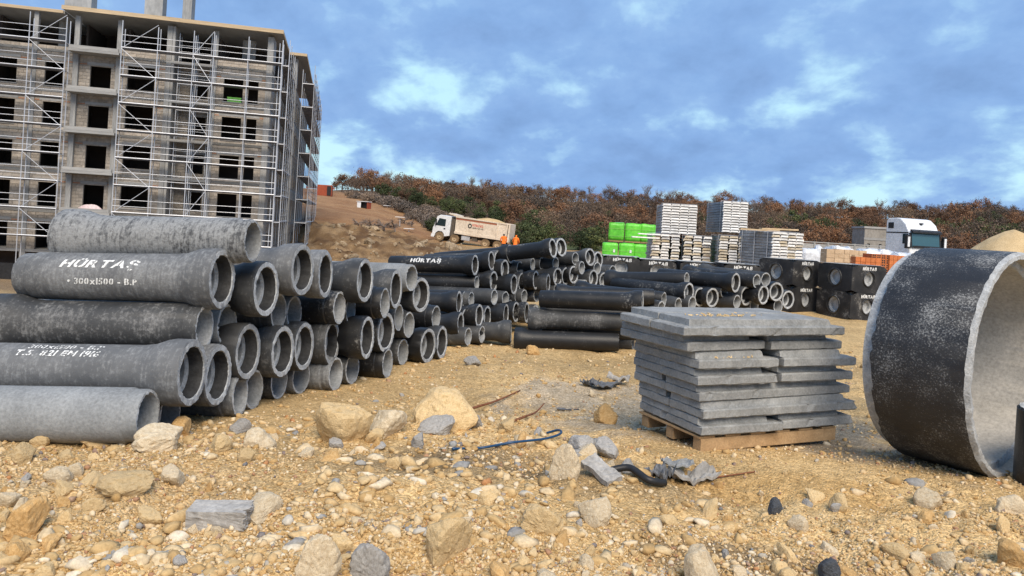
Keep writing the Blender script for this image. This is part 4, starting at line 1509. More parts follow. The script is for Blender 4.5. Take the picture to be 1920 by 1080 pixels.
def packs():
    Y = 50.
    nm = ['left', 'middle', 'right']
    for row, (xs, y1, y0) in enumerate((((1145, 1176, 1204), 482, 454), ((1157, 1188, 1216), 451, 415))):
        for i, px in enumerate(xs):
            p = W(px, y1, Y)
            z0 = gh(p.x, p.y + .5) if row == 0 else 1.16
            h = 1.42 if row == 0 else 1.27
            o = thing('green_pack', f"{'upper' if row else 'lower'} row, {nm[i]} bright green plastic wrapped pack", 'wrapped pallet', (p.x, p.y + .5, z0), (0, 0, math.radians(-9)), 'green wrapped packs')
            pal = MB()
            for s in (-.4, 0, .4):
                pal.box(-.5, .5, s - .05, s + .05, 0, .1)
            part('pallet_base', pal, M_WOOD, o)['kind'] = 'stuff'
            link('wrap', wrapped_pack(1.02, 1.02, h - .1, M_GREEN, row * 3 + i), o, (0, 0, .1))
            for k in range(2):
                part('strap', MB().box(-.515 + .03, .515 - .03, -.535, -.530, .35 + k * .5, .39 + k * .5), M_GREENB, o)
            if row == 0 and i < 2:
                part('paper_tag', MB().box(.22, .34, -.548, -.540, .78, .98), M_WHITEP, o)


packs()


def pallets_far():
    # white wrapped pallets in a line
    for i, px in enumerate((1516, 1543, 1572, 1594, 1628, 1660, 1690)):
        Y = 40. + (i % 2) * .6
        p = W(px, 470, Y)
        z = gh(p.x, p.y)
        o = thing('white_pack', f'white plastic covered pallet load, {ORD[i]} from left in the line before the wall', 'wrapped pallet', (p.x, p.y, z), (0, 0, math.radians(random.Random(i).uniform(-8, 8))), 'white covered pallets')
        h = 1.65 + .1 * ((i * 7) % 3)
        part('pallet_base', MB().box(-.45, .45, -.45, .45, 0, .12), M_WOOD, o)
        link('cover', wrapped_pack(.92, .9, h, M_WRAP, 40 + i, .05), o, (0, 0, .12))
    # tan hollow block pallets
    for i, (px, w) in enumerate(((1558, .72), (1581, .72), (1603, .7))):
        Y = 33.
        p = W(px, 490, Y)
        z = gh(p.x, p.y)
        o = thing('block_pallet', f"pallet of tan blocks, {['left', 'middle', 'right'][i]} of three, above the black manhole blocks", 'block pallet', (p.x, p.y, z), (0, 0, 0), 'tan block pallets')
        part('pallet_base', MB().box(-.33, .33, -.33, .33, 0, .12), M_WOOD, o)
        for r in range(9):
            for c in range(3 if i == 1 else 2):
                n = 3 if i == 1 else 2
                a = -.5 * w * .98 + c * w * .98 / n
                bar('block', M_TANBLK, o, a + .006, a + w * .98 / n - .006, -.33 - (.012 if (r + c) % 2 else 0), .33, .125 + r * .19, .125 + r * .19 + .184)
    # orange clay brick pallets
    for i, (px, w, top) in enumerate(((1622, .95, 1.02), (1647, .95, 1.2), (1674, .9, 1.24))):
        Y = 30.
        p = W(px, 500, Y)
        z = gh(p.x, p.y)
        o = thing('brick_pallet', f"pallet of orange hollow clay bricks, {['left', 'middle', 'right'][i]} of three, beside the large ring", 'brick pallet', (p.x, p.y, z), (0, 0, math.radians(-10 + 10 * i)), 'orange brick pallets')
        part('pallet_base', MB().box(-w / 2, w / 2, -.4, .4, 0, .12), M_WOOD, o)
        nr = int((top + .3 - .12 - z - .3) / .19)
        nr = (8, 9, 9)[i]
        for r in range(nr):
            for c in range(5):
                a = -w / 2 + c * w / 5
                mb = None
                bb = bar('brick', M_CLAY, o, a + .006, a + w / 5 - .006, -.38, .4, .125 + r * .19, .125 + r * .19 + .182)
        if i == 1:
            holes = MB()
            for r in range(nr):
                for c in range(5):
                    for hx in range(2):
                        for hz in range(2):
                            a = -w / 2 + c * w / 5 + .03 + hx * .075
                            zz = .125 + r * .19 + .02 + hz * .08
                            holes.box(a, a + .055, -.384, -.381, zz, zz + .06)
            q = part('brick_hole_shade', holes, M_BLACK, o)  # flat black plates painting the darkness inside the hollow bricks
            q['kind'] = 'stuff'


pallets_far()

# ------------------------------------------------------------------ wall, unfinished structure, sand heap, containers
def far_structures():
    rt = thing('panel_wall', 'low grey precast panel wall at the edge of the wood', 'wall')
    rt['kind'] = 'thing'
    a, b = W(1500, 456, 74), W(1674, 452, 78)
    n = 7
    for i in range(n):
        p, q = a.lerp(b, i / n), a.lerp(b, (i + 1) / n)
        d = (q - p)
        z = min(gh(p.x, p.y), gh(q.x, q.y))
        L = Vector((d.x, d.y, 0)).length
        an = math.atan2(d.y, d.x)
        for k in range(3):
            link('panel', unit_box(M_CONC), rt, ((p.x + q.x) / 2, (p.y + q.y) / 2, z + .2 + .52 * k + .6), (0, 0, an), (L - .2, .12, .5))
        link('post', unit_box(M_CONC), rt, (p.x, p.y, z + 1.15), (0, 0, an), (.2, .24, 2.3))
    top = W(1500, 447, 74)
    link('coping', unit_box(M_CONC), rt, ((a.x + b.x) / 2, (a.y + b.y) / 2, (gh(a.x, a.y) + gh(b.x, b.y)) / 2 + 2.22), (0, 0, math.atan2(b.y - a.y, b.x - a.x)), ((b - a).length, .26, .1))
    base = W(1650, 452, 84)
    z = gh(base.x, base.y)
    st = thing('concrete_shell', 'small unfinished grey concrete building behind the white truck cab', 'building', (base.x, base.y, z), (0, 0, math.radians(-6)))
    H = 4.2
    # walls pieced round two small openings in front
    bar('wall', M_MORTAR, st, -1.7, -1.35, 0, .25, 0, H)
    bar('wall', M_MORTAR, st, -1.05, -.1, 0, .25, 0, H)
    bar('wall', M_MORTAR, st, .2, 2.6, 0, .25, 0, H)
    for x0, x1 in ((-1.35, -1.05), (-.1, .2)):
        bar('wall', M_MORTAR, st, x0, x1, .003, .25, 0, 1.9)
        bar('wall', M_MORTAR, st, x0, x1, .003, .25, 2.5, H)
    bar('wall', M_MORTAR, st, -1.7, -1.45, .26, 4, 0, H)
    bar('wall', M_MORTAR, st, 2.35, 2.6, .26, 4, 0, H)
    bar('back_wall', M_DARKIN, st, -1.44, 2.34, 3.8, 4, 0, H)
    bar('roof', M_CONC, st, -1.8, 2.7, -.1, 4.1, H, H + .22)
    bar('beam', M_CONC, st, -1.75, 2.65, -.05, -.002, 2.9, 3.15)
    # sand heap
    p = W(1925, 470, 40)
    tag(link('sand_heap', heap_mesh('sand_heap', M_SAND, 8, 4.6, 3.8, 3.5, .10, 30), None, (p.x + .9, p.y + 2.5, gh(p.x, p.y)), (0, 0, .4)), 'rounded heap of yellow sand behind the large ring', 'sand heap')
    # rust-red container frame and cabin on the slope
    c = W(607, 371, 150)
    z = gh(c.x, c.y)
    ct = thing('red_container', 'rust red steel container on the bare slope beside the scaffold', 'container', (c.x, c.y, z), (0, 0, math.radians(8)))
    part('body', MB().box(-1.4, 1.5, 0, 2.2, .1, 2.3), M_CONT, ct, bevel=.04)
    for i in range(9):
        part('rib', MB().box(-1.3 + i * .31, -1.2 + i * .31, -.04, .0, .2, 2.2), M_CONT, ct)
    part('doorway_shade_sheet', MB().box(.55, 1.35, -.06, -.045, .2, 2.1), M_BLACK, ct)  # black sheet on the body, standing for shade in a doorway
    c = W(597, 352, 158)
    z = gh(c.x, c.y)
    ct = thing('red_steel_rack', 'low rack of rust red steel beams on the slope above the container', 'rack', (c.x, c.y, z), (0, 0, math.radians(4)))
    for i in range(4):
        part('beam', MB().box(-2.6, 3.4 - .4 * i, i * .5, i * .5 + .28, 1.2 + .05 * i, 1.5 + .05 * i), M_CONT, ct)
    for x in (-2.3, 0, 2.4):
        part('post', MB().box(x, x + .2, .2, .4, -.3, 1.19), M_CONT, ct)
    c = W(679, 386, 118)
    z = gh(c.x, c.y)
    ct = thing('white_cabin', 'small white open fronted cabin on the bare brown slope', 'cabin', (c.x, c.y, z - .1), (0, 0, math.radians(-18)))
    part('back', MB().box(-.85, .85, 1.2, 1.26, 0, 1.1), M_WHITEP, ct)
    part('side_wall', MB().box(-.9, -.84, 0, 1.26, 0, 1.1), M_WHITEP, ct)
    part('side_wall', MB().box(.84, .9, 0, 1.26, 0, 1.1), M_CONT, ct)
    part('front_panel', MB().box(-.84, -.25, 0, .05, 0, 1.1), M_WHITEP, ct)
    part('roof', MB().box(-1.0, 1.0, -.1, 1.36, 1.1, 1.18), M_WHITEP, ct)
    part('inside', MB().box(-.84, .84, .5, .54, 0, 1.09), M_BLACK, ct)  # black panel paints the shade within the open cabin
    # white sheet-topped sign and scraps on the slope
    for i, (px, py, D, lab) in enumerate(((727, 371, 128, 'white sheet lying at the edge of the brush on the slope'), (750, 414, 96, 'small white panel on a thin post on the brown slope'), (767, 428, 90, 'pale flat panel lying on the brown slope behind the bank'))):
        c = W(px, py, D)
        z = gh(c.x, c.y)
        o = thing('pale_panel', lab, 'panel', (c.x, c.y, z))
        part('sheet', MB().box(-.6, .6, -.4, .4, .35 if i != 1 else 1.1, .42 if i != 1 else 1.17), M_WHITEP, o)
        part('post', MB().box(-.04, .04, -.04, .04, -.2, .35 if i != 1 else 1.1), M_GALV, o)


far_structures()

# ------------------------------------------------------------------ trucks
def wheel(parent, x, y, r, w, side):
    o = link('wheel', None, parent, (x, y, r))
    me = lathe([(-w / 2, r * .55), (-w / 2, r * .93), (-w * .36, r), (w * .36, r), (w / 2, r * .93), (w / 2, r * .55)], 28, [M_TYRE], [0] * 6, 'tyre')
    link('tyre', me, o, (0, 0, 0), (0, 0, math.pi / 2))
    hub = lathe([(-w * .3, r * .02), (-w * .3, r * .56), (w * .35, r * .56), (w * .30, r * .38), (w * .12, r * .34), (w * .12, r * .20), (w * .48, r * .17), (w * .48, r * .02)], 20, [M_HUB], [0] * 8, 'rim')
    link('rim', hub, o, (0, 0, 0), (0, 0, math.pi / 2 if side > 0 else -math.pi / 2))
    return o


def dump_truck():
    # local x forward, y to the truck's left; the truck climbs to the left and slightly away
    base = W(886, 461, 85)
    z = gh(base.x, base.y)
    hd = Vector((-math.cos(math.radians(14)), math.sin(math.radians(14))))
    yaw = math.atan2(hd.y, hd.x)
    f = base.xy + hd * 3.6
    r = base.xy - hd * 3.0
    pit = math.atan2(gh(f.x, f.y) - gh(r.x, r.y), 6.6)
    pit = math.radians(4.8)
    rt = thing('dump_truck', 'dusty four axle dump truck with white cab and cream tipper body on the slope', 'truck', (base.x, base.y, -.62), (0, -pit, yaw))
    # the camera sees the truck's left side (local +y)
    S = 1
    cab = MB().prism([(2.55, .75), (2.55, 2.95), (3.9, 2.98), (4.25, 2.75), (4.52, 1.65), (4.6, 1.5), (4.62, .55), (4.3, .5), (4.22, .85), (3.95, 1.12), (3.45, 1.12), (3.2, .85), (3.15, .6)], -1.2, 1.2)
    c = part('cab', cab, M_WHITEP, rt, bevel=.035, fix=True)
    for s in (-1, 1):
        part('side_window', MB().prism([(3.15, 1.75), (3.15, 2.55), (3.95, 2.6), (4.28, 1.75)], s * 1.202, s * 1.222), M_GLASS, rt, fix=True)
        part('door_handle', MB().box(3.1, 3.3, s * 1.205, s * 1.235, 1.42, 1.56), M_BLACK, rt)
        part('mirror', MB().box(4.2, 4.32, s * 1.24, s * 1.4, 1.75, 2.45), M_BLACK, rt, bevel=.02)
        part('headlight', MB().box(4.56, 4.64, s * .72, s * 1.1, .75, 1.0), M_GLASS, rt)
    part('windscreen', MB().prism([(4.52, 1.72), (4.29, 2.68), (4.31, 2.69), (4.54, 1.73)], -1.05, 1.05), M_GLASS, rt, fix=True)
    part('bumper', MB().box(4.35, 4.72, -1.22, 1.22, .38, .72), M_WHITEP, rt, bevel=.04)
    part('grille', MB().box(4.6, 4.66, -.8, .8, 1.0, 1.35), M_CHASSIS, rt)
    part('chassis', MB().box(-3.9, 2.55, -.45, .45, .72, 1.0), M_CHASSIS, rt)
    part('exhaust_stack', MB().box(2.1, 2.5, -1.1, 1.1, .8, 2.75), M_CHASSIS, rt, bevel=.03)
    # tipper body
    bed = part('tipper_body', MB().prism([(1.95, 1.12), (2.0, 3.05), (-4.15, 2.95), (-4.1, 1.12)], -1.25, 1.25), M_CREAM, rt, bevel=.03, fix=True)
    part('headboard_canopy', MB().prism([(1.9, 3.0), (1.95, 3.2), (2.9, 3.32), (2.9, 3.2)], -1.2, 1.2), M_CREAM, rt, fix=True)
    for s in (-1, 1):
        part('top_rail', MB().box(-4.2, 2.02, s * 1.22, s * 1.32, 2.93, 3.06), M_CREAM, rt)
        part('rust_stripe', MB().box(-3.0, 1.95, s * 1.252, s * 1.262, 2.72, 2.90), M_RUST, rt)
        part('lower_rail', MB().box(-4.1, 1.98, s * 1.22, s * 1.33, 1.12, 1.38), M_CREAM, rt)
        for x in (-4.12, -3.0):
            part('side_rib', MB().box(x, x + .14, s * 1.24, s * 1.33, 1.4, 2.92), M_CREAM, rt)
    part('tailgate', MB().box(-4.4, -4.2, -1.25, 1.25, 1.0, 3.05), M_CREAM, rt, bevel=.03)
    link('load', heap_mesh('load', M_SAND, 5, 2.4, .95, .5, .3, 14), rt, (-1.6, 0, 2.9))
    part('fuel_tank', MB().box(.1, 1.1, .75, 1.2, .5, 1.0), M_GALV, rt, bevel=.05)
    part('battery_box', MB().box(-.75, -.1, .75, 1.15, .55, .95), M_CHASSIS, rt, bevel=.03)
    part('mudguard', MB().prism([(-3.6, 1.05), (-1.1, 1.05), (-1.1, 1.1), (-3.6, 1.1)], .6, 1.2), M_CHASSIS, rt, fix=True)
    for x in (3.7, 2.0 - .1, -1.75, -3.15):
        for s in (-1, 1):
            wheel(rt, x, s * 1.02, .52, .34, s)
    # lettering on the side the camera sees
    side = -1
    for s in (1,):
        text_flat('VITRUVC', 1.3, .28, rt, (-.65, 1.27, 2.33), (math.pi / 2, 0, math.pi), M_TEXTRED, stencil=False, bold=.04)
        text_flat('HAFRIYAT A.Ş', 1.25, .20, rt, (-.72, 1.27, 2.02), (math.pi / 2, 0, math.pi), M_TEXTBLK, stencil=False, bold=.04)
        em = MB()
        for k in range(10):
            a0, a1 = 2 * math.pi * k / 10, 2 * math.pi * (k + 1) / 10
            em.prism([(.12 * math.cos(a0), .15 * math.sin(a0)), (.24 * math.cos(a0), .28 * math.sin(a0)), (.24 * math.cos(a1), .28 * math.sin(a1)), (.12 * math.cos(a1), .15 * math.sin(a1))], 0, .01)
        part('emblem', em, M_TEXTBLK, rt, fix=True, loc=(.25, 1.256, 2.2))


dump_truck()


def tractor_unit():
    base = W(1712, 464, 49.5)
    z = gh(base.x, base.y)
    # local x forward; front turned to the camera's right
    hd = Vector((math.sin(math.radians(14)), -math.cos(math.radians(14))))
    yaw = math.atan2(hd.y, hd.x)
    c = Vector((base.x + .62, base.y + 1.2, z))
    rt = thing('white_truck', 'white lorry tractor with high roofed cab and dark windscreen behind the black blocks', 'truck', c, (0, 0, yaw))
    T = 3.92 - z
    outline = [(-1.15, .9), (-1.15, T - .25), (-1.0, T - .03), (-.2, T), (.15, T - .06), (.62, T - .42), (.86, T - .85), (1.0, T - 1.0), (1.12, 1.55), (1.18, 1.0), (1.15, .55), (.6, .5), (.45, .95), (-.2, .95), (-.35, .55), (-1.1, .55)]
    part('cab', MB().prism(outline, -1.22, 1.22), M_WHITEP, rt, bevel=.07, fix=True)
    zs = T - .98
    part('windscreen', MB().prism([(1.01, zs), (1.14, zs - .98), (1.165, zs - .98), (1.035, zs)], -1.08, 1.08), M_SKYGLASS, rt, fix=True)
    part('sun_visor', MB().prism([(.98, zs + .22), (1.22, zs + .1), (1.24, zs - .02), (1.0, zs + .06)], -1.16, 1.16), M_BLACK, rt, fix=True)
    part('roof_lamp', MB().box(.55, .72, -.1, .1, T - .40, T - .30), M_BLACK, rt)
    for s in (-1, 1):
        part('pillar', MB().prism([(.95, zs), (1.10, zs - 1.0), (1.16, zs - 1.0), (1.02, zs)], s * 1.09, s * 1.225), M_BLACK, rt, fix=True)
        part('side_window', MB().prism([(.42, zs - .1), (.9, zs - .1), (1.0, zs - .75), (.42, zs - .75)], s * 1.222, s * 1.235), M_GLASS, rt, fix=True)
        part('window_trim', MB().box(-1.1, .9, s * 1.222, s * 1.232, zs - .06, zs + .02), M_BLACK, rt)
        part('roof_window', MB().box(-.95, -.45, s * 1.222, s * 1.235, T - .72, T - .32), M_BLACK, rt)
        m = link('mirror', None, rt, (1.12, s * 1.45, zs - .62))
        part('housing', MB().box(-.12, .1, -.14, .14, -.45, .45), M_BLACK, m, bevel=.04)
        part('mirror_cap', MB().box(.1, .13, -.08, .09, -.33, .33), M_WHITEP, m, bevel=.01)
        part('arm', MB().box(-.05, .03, min(0, -s * .25), max(0, -s * .25), .36, .42), M_BLACK, m)
        part('headlight', MB().box(1.14, 1.2, s * .75, s * 1.12, .7, .95), M_GLASS, rt)
        part('wiper', MB().prism([(1.165, zs - .9), (1.14, zs - .85), (1.16, zs - .85), (1.185, zs - .9)], s * .1, s * .8), M_BLACK, rt, fix=True)
    part('dashboard', MB().box(1.17, 1.18, -1.05, 1.05, zs - 1.0, zs - .86), M_BLACK, rt)
    part('grille', MB().box(1.16, 1.22, -.8, .8, .75, 1.4), M_BLACK, rt)
    part('bumper', MB().box(.75, 1.3, -1.24, 1.24, .3, .62), M_WHITEP, rt, bevel=.05)
    part('chassis', MB().box(-4.6, .3, -.45, .45, .6, .88), M_CHASSIS, rt)
    for x in (.12, -3.4):
        for s in (-1, 1):
            wheel(rt, x, s * 1.0, .5, .33, s)


tractor_unit()

# ------------------------------------------------------------------ two workers
def person(loc, yaw, label, lean=0., hood=False, arms=0):
    sk = [  # joint, position, radius, parent
        ('pelvis', (0, 0, .95), (.17, .13), None), ('waist', (lean * .3, 0, 1.12), (.165, .12), 0), ('chest', (lean * .8, 0, 1.34), (.2, .14), 1), ('neckb', (lean, 0, 1.47), (.12, .09), 2), ('neck', (lean * 1.1, 0, 1.53), (.06, .06), 3),
        ('head', (lean * 1.25, 0, 1.64), (.095, .085), 4), ('crown', (lean * 1.3, 0, 1.73), (.075, .07), 5),
        ('hl', (0, .10, .86), (.11, .11), 0), ('kl', (.03, .11, .48), (.075, .075), 7), ('al', (0, .11, .09), (.05, .05), 8), ('tl', (.16, .12, .04), (.04, .035), 9),
        ('hr', (0, -.10, .86), (.11, .11), 0), ('kr', (.02, -.11, .48), (.075, .075), 11), ('ar', (-.03, -.11, .09), (.05, .05), 12), ('tr', (.13, -.12, .04), (.04, .035), 13),
        ('sl', (lean * .9, .21, 1.42), (.075, .075), 3), ('el', (lean + .06, .28, 1.14), (.055, .055), 15), ('wl', (lean + .2, .22, .98), (.04, .04), 16), ('ml', (lean + .26, .2, .93), (.035, .028), 17),
        ('sr', (lean * .9, -.21, 1.42), (.075, .075), 3), ('er', (lean + .04, -.28, 1.14), (.055, .055), 19), ('wr', (lean + .16, -.23, .96), (.04, .04), 20), ('mr', (lean + .22, -.21, .91), (.035, .028), 21)]
    me = bpy.data.meshes.new('person')
    me.from_pydata([s[1] for s in sk], [(s[3], i) for i, s in enumerate(sk) if s[3] is not None], [])
    o = link('person', me)
    md = o.modifiers.new('skin', 'SKIN')
    for i, s in enumerate(sk):
        me.skin_vertices[0].data[i].radius = s[2]
        me.skin_vertices[0].data[i].use_root = i == 0
    o.modifiers.new('sub', 'SUBSURF').levels = 2
    dg = bpy.context.evaluated_depsgraph_get()
    m2 = bpy.data.meshes.new_from_object(o.evaluated_get(dg))
    o.modifiers.clear()
    o.data = m2
    bpy.data.meshes.remove(me)
    m2.materials.clear()
    for m in (M_TROUSER, M_ORANGE, M_SKIN, M_BLACK):
        m2.materials.append(m)
    for p in m2.polygons:
        c = p.center
        mi = 0 if c.z < .84 else 1
        if c.z > 1.53 and abs(c.y) < .13:
            mi = 1 if hood else (3 if c.z > 1.66 or c.x < lean * 1.2 - .01 else 2)
        if c.z < 1.02 and abs(c.y) > .17 and c.x > lean + .12:
            mi = 2
        p.material_index = mi
        p.use_smooth = True
    o.location = loc
    o.rotation_euler = (0, 0, yaw)
    tag(o, label, 'person', 'workers in orange')
    return o


for px, lab, lean, hood in ((944, 'person in orange work jacket and dark trousers standing behind the dump truck, head bare', .05, False), (966, 'person in hooded orange work jacket bending slightly beside the rear of the truck', .22, True)):
    p = W(px, 460, 66)
    person((p.x, p.y, gh(p.x, p.y) - .01 + (0 if not hood else -.1)), math.radians(100 if not hood else 80), lab, lean, hood)

# ------------------------------------------------------------------ trees and scrub
def raw_mesh(name, v, f, mats, smooth_=False):
    """v: (n,3) array; f: (m,k) array of equal-sized faces"""
    me = bpy.data.meshes.new(name)
    me.vertices.add(len(v))
    me.vertices.foreach_set('co', np.asarray(v, np.float32).ravel())
    k = f.shape[1]
    me.loops.add(f.size)
    me.loops.foreach_set('vertex_index', f.ravel().astype(np.int32))
    me.polygons.add(len(f))
    me.polygons.foreach_set('loop_start', np.arange(0, f.size, k, dtype=np.int32))
    if smooth_:
        me.polygons.foreach_set('use_smooth', np.ones(len(f), bool))
    me.update(calc_edges=True)
    for m in (mats if isinstance(mats, (list, tuple)) else [mats]):
        me.materials.append(m)
    return me


def crown_mesh(kind, seed, w, h, n_clump, per, leaf):
    """leaf clumps spread through an uneven crown; leaves are small bent quads"""
    rg = np.random.default_rng(seed)
    a = rg.random(n_clump) * 2 * math.pi
    u = rg.random(n_clump)
    r = (.35 + .65 * rg.random(n_clump) ** .6)
    ph = np.arccos(1 - 1.65 * u)
    lob = 1 + .28 * np.sin(a * 2 + rg.random() * 6) + .18 * np.sin(a * 3 + rg.random() * 6)
    cx = w / 2 * r * np.sin(ph) * np.cos(a) * lob
    cy = w / 2 * r * np.sin(ph) * np.sin(a) * lob
    cz = h * (.52 + .44 * r * np.cos(ph)) + rg.normal(0, h * .03, n_clump)
    c = np.stack([cx, cy, cz], -1)
    size = w * (.055 + .05 * rg.random(n_clump))
    P = c[:, None, :] + rg.normal(0, 1, (n_clump, per, 3)) * size[:, None, None] * np.array((1, 1, .75))
    P = P.reshape(-1, 3)
    n = len(P)
    nv = (P - np.repeat(c, per, 0)) / np.repeat(size, per)[:, None] + rg.normal(0, .55, (n, 3)) + np.array((0, 0, .35))
    nv /= np.linalg.norm(nv, axis=1, keepdims=True)
    d1 = np.cross(nv, rg.normal(0, 1, (n, 3)))
    d1 /= np.linalg.norm(d1, axis=1, keepdims=True)
    d2 = np.cross(nv, d1)
    s = leaf * (.6 + .8 * rg.random((n, 1)))
    v = np.stack([P - d1 * s, P - d2 * s * .55 + np.array((0, 0, .1)) * s, P + d1 * s, P + d2 * s * .55], 1).reshape(-1, 3)
    f = np.arange(n * 4).reshape(-1, 4)
    return raw_mesh('crown_' + kind, v, f, M_LEAF[kind])


def trunk_mesh(seed, h, w, twigs=0, m=None):
    rg = random.Random(seed)
    mb = MB()
    top = Vector((rg.uniform(-.2, .2), rg.uniform(-.2, .2), h * .5))
    mb.tube((0, 0, -.3), top, .11 + h * .012, 6, 0, .08)
    for i in range(6 + twigs):
        z = rg.uniform(.25, .55 if not twigs else .75) * h
        a = rg.random() * 6.28
        b = Vector((top.x * z / top.z, top.y * z / top.z, min(z, top.z)))
        e = b + Vector((math.cos(a) * w * .36 * rg.uniform(.5, 1), math.sin(a) * w * .36 * rg.uniform(.5, 1), h * rg.uniform(.2, .42)))
        mb.tube(b, e, .055, 5, 0, .025)
        for k in range(2 + (6 if twigs else 0)):
            s = b.lerp(e, rg.uniform(.35, 1))
            q = s + Vector((rg.uniform(-1, 1), rg.uniform(-1, 1), rg.uniform(.2, 1.2))) * h * .14
            mb.tube(s, q, .03 if not twigs else .028, 4, 0, .012)
            if twigs:
                for kk in range(3):
                    s2 = s.lerp(q, rg.uniform(.3, 1))
                    mb.tube(s2, s2 + Vector((rg.uniform(-1, 1), rg.uniform(-1, 1), rg.uniform(.3, 1.2))) * h * .07, .018, 3, 0, .008)
    return mb.mesh('trunk', m or M_BARK)


def woods():
    rg = random.Random(12)
    proto = {}
    for kind, n in (('russet', 4), ('brown', 3), ('green', 3)):
        proto[kind] = []
        for i in range(n):
            w, h = (4.6 + .5 * i, 5.2 + .4 * i) if kind != 'green' else (4.0 + .6 * i, 4.2 + .5 * i)
            if kind == 'brown':
                cm = crown_mesh(kind, 30 + i, w, h, 34, 44, .13)
            elif kind == 'green':
                cm = crown_mesh(kind, 50 + i, w, h, 40, 60, .15)
            else:
                cm = crown_mesh(kind, 10 + i, w, h, 40, 58, .15)
            proto[kind].append((cm, trunk_mesh(i + 3, h, w)))
    bare = [trunk_mesh(90 + i, 6.2, 4.2, 5, M_TWIG) for i in range(3)]
    lab = {
        'russet': ('russet_tree', 'russet leaved oak in the hillside wood', 'tree', 'russet trees of the hillside wood'),
        'brown': ('brown_tree', 'thin brown leaved tree in the hillside wood', 'tree', 'brown trees of the hillside wood'),
        'green': ('evergreen_tree', 'dark evergreen bushy tree in the hillside wood', 'tree', 'evergreens of the hillside wood'),
        'bare': ('bare_tree', 'leafless grey tree rising above the wood', 'tree', 'bare trees of the hillside wood')}

    ZONE = [(820, 'above the bare brown slope'), (1000, 'behind the dump truck'), (1215, 'behind the green packs'), (1520, 'behind the plank bundles'), (1800, 'behind the white lorry'), (9999, 'beyond the sand heap')]

    def plant(kind, x, y, s, dz=0.):
        z = gh(x, y) + dz
        nm, lb, ct, gp = lab[kind]
        zn = next(w for lim, w in ZONE if CX + FPX * x / y < lim)
        lb = lb + (' on the skyline ' if y > 180 and kind != 'bare' else ' ') + zn
        gp = f'{gp}, {zn}'
        rot = (0, 0, rg.random() * 6.28)
        if kind == 'bare':
            o = link(nm, rg.choice(bare), None, (x, y, z), rot, (s, s, s * rg.uniform(.9, 1.15)))
            tag(o, lb, ct, gp)
            return
        cm, tm = rg.choice(proto[kind])
        o = tag(link(nm, None, None, (x, y, z), rot, (s, s, s * rg.uniform(.88, 1.15))), lb, ct, gp)
        link('crown', cm, o)
        link('trunk', tm, o)
    start = lambda px: np.interp(px, [560, 640, 700, 800, 900, 1000, 2600], [186, 178, 160, 138, 122, 100, 92])
    D = 93.
    cnt = 0
    while D < 236:
        px = 600 + rg.random() * 20
        step = 3.05 * FPX / D
        while px < 2080:
            px += step * rg.uniform(.75, 1.3)
            if D < start(px) + rg.uniform(-3, 3):
                continue
            dd = D + rg.uniform(-4, 4)
            p = W(px, 440, dd)
            edge = dd - start(px)
            q = rg.random()
            clus = float(fbm(np.array(p.x), np.array(p.y), .035, 2))
            if px < 660 and q < .5:
                continue
            if edge < 26:
                kind = 'green' if q < (.46 if px < 1000 else .42) + clus else ('brown' if q < .72 else 'russet')
            elif dd > 185:
                kind = 'bare' if q < .17 else ('russet' if q < .52 else 'brown')
            else:
                kind = 'green' if q < .22 + clus * .9 else ('brown' if q < .62 - clus else 'russet')
            if px > 1380 and px < 1500 and dd > 150 and kind == 'russet' and q > .6:
                kind = 'brown'
            s = rg.choice((rg.uniform(.55, .8), rg.uniform(.65, 1.05))) * (.85 if edge < 10 else 1.0) * (1.08 if px > 1750 else 1)
            plant(kind, p.x, p.y, s)
            cnt += 1
        D += rg.uniform(7.2, 9.5) * (1 + (D - 93) / 260)
    # low evergreen bushes before the wood, between truck and green packs
    for px, D, s in ((1090, 88, .72), (1108, 90, .8), (1118, 92, .7), (985, 90, .75), (1000, 93, .8), (1022, 95, .7), (812, 101, .62), (826, 99, .5), (975, 84, .5)):
        p = W(px, 440, D)
        plant('green', p.x, p.y, s, -.9 * s)
    # reddish brush ring before the wall, beyond the white packs
    for px, D, s in ((1585, 90, .75), (1600, 92, .8), (1612, 88, .7), (1570, 93, .7), (1790, 86, .6), (1805, 90, .7), (1780, 92, .7)):
        p = W(px, 440, D)
        plant('russet', p.x, p.y, s, -.8 * s)
    # grey brush on the slope: low thickets
    gm = [crown_mesh('grey', 70 + i, 3.4, 1.7, 34, 26, .13) for i in range(3)]
    st = [trunk_mesh(120 + i, 1.7, 3.6, 6, M_TWIG) for i in range(3)]
    k = 0
    spots = []
    for i in range(40):
        t = i / 39
        px = 660 + 165 * t + rg.uniform(-10, 10)
        D = np.interp(px, [640, 700, 800, 830], [166, 146, 116, 108]) + rg.uniform(-7, 3)
        spots.append((px, D, rg.uniform(.7, 1.2)))
    for i in range(22):
        spots.append((rg.uniform(770, 1010), 0, rg.uniform(.6, 1.0)))
    for px, D, s in spots:
        if not D:
            D = start(px) - rg.uniform(1, 6)
        p = W(px, 430, D)
        o = tag(link('brush_thicket', None, None, (p.x, p.y, gh(p.x, p.y) - .25), (0, 0, rg.random() * 6), (s, s, s)), 'low grey leafless thicket on the slope at the edge of the wood', 'thicket', 'grey thickets on the slope')
        link('crown', rg.choice(gm), o)
        link('stems', rg.choice(st), o)
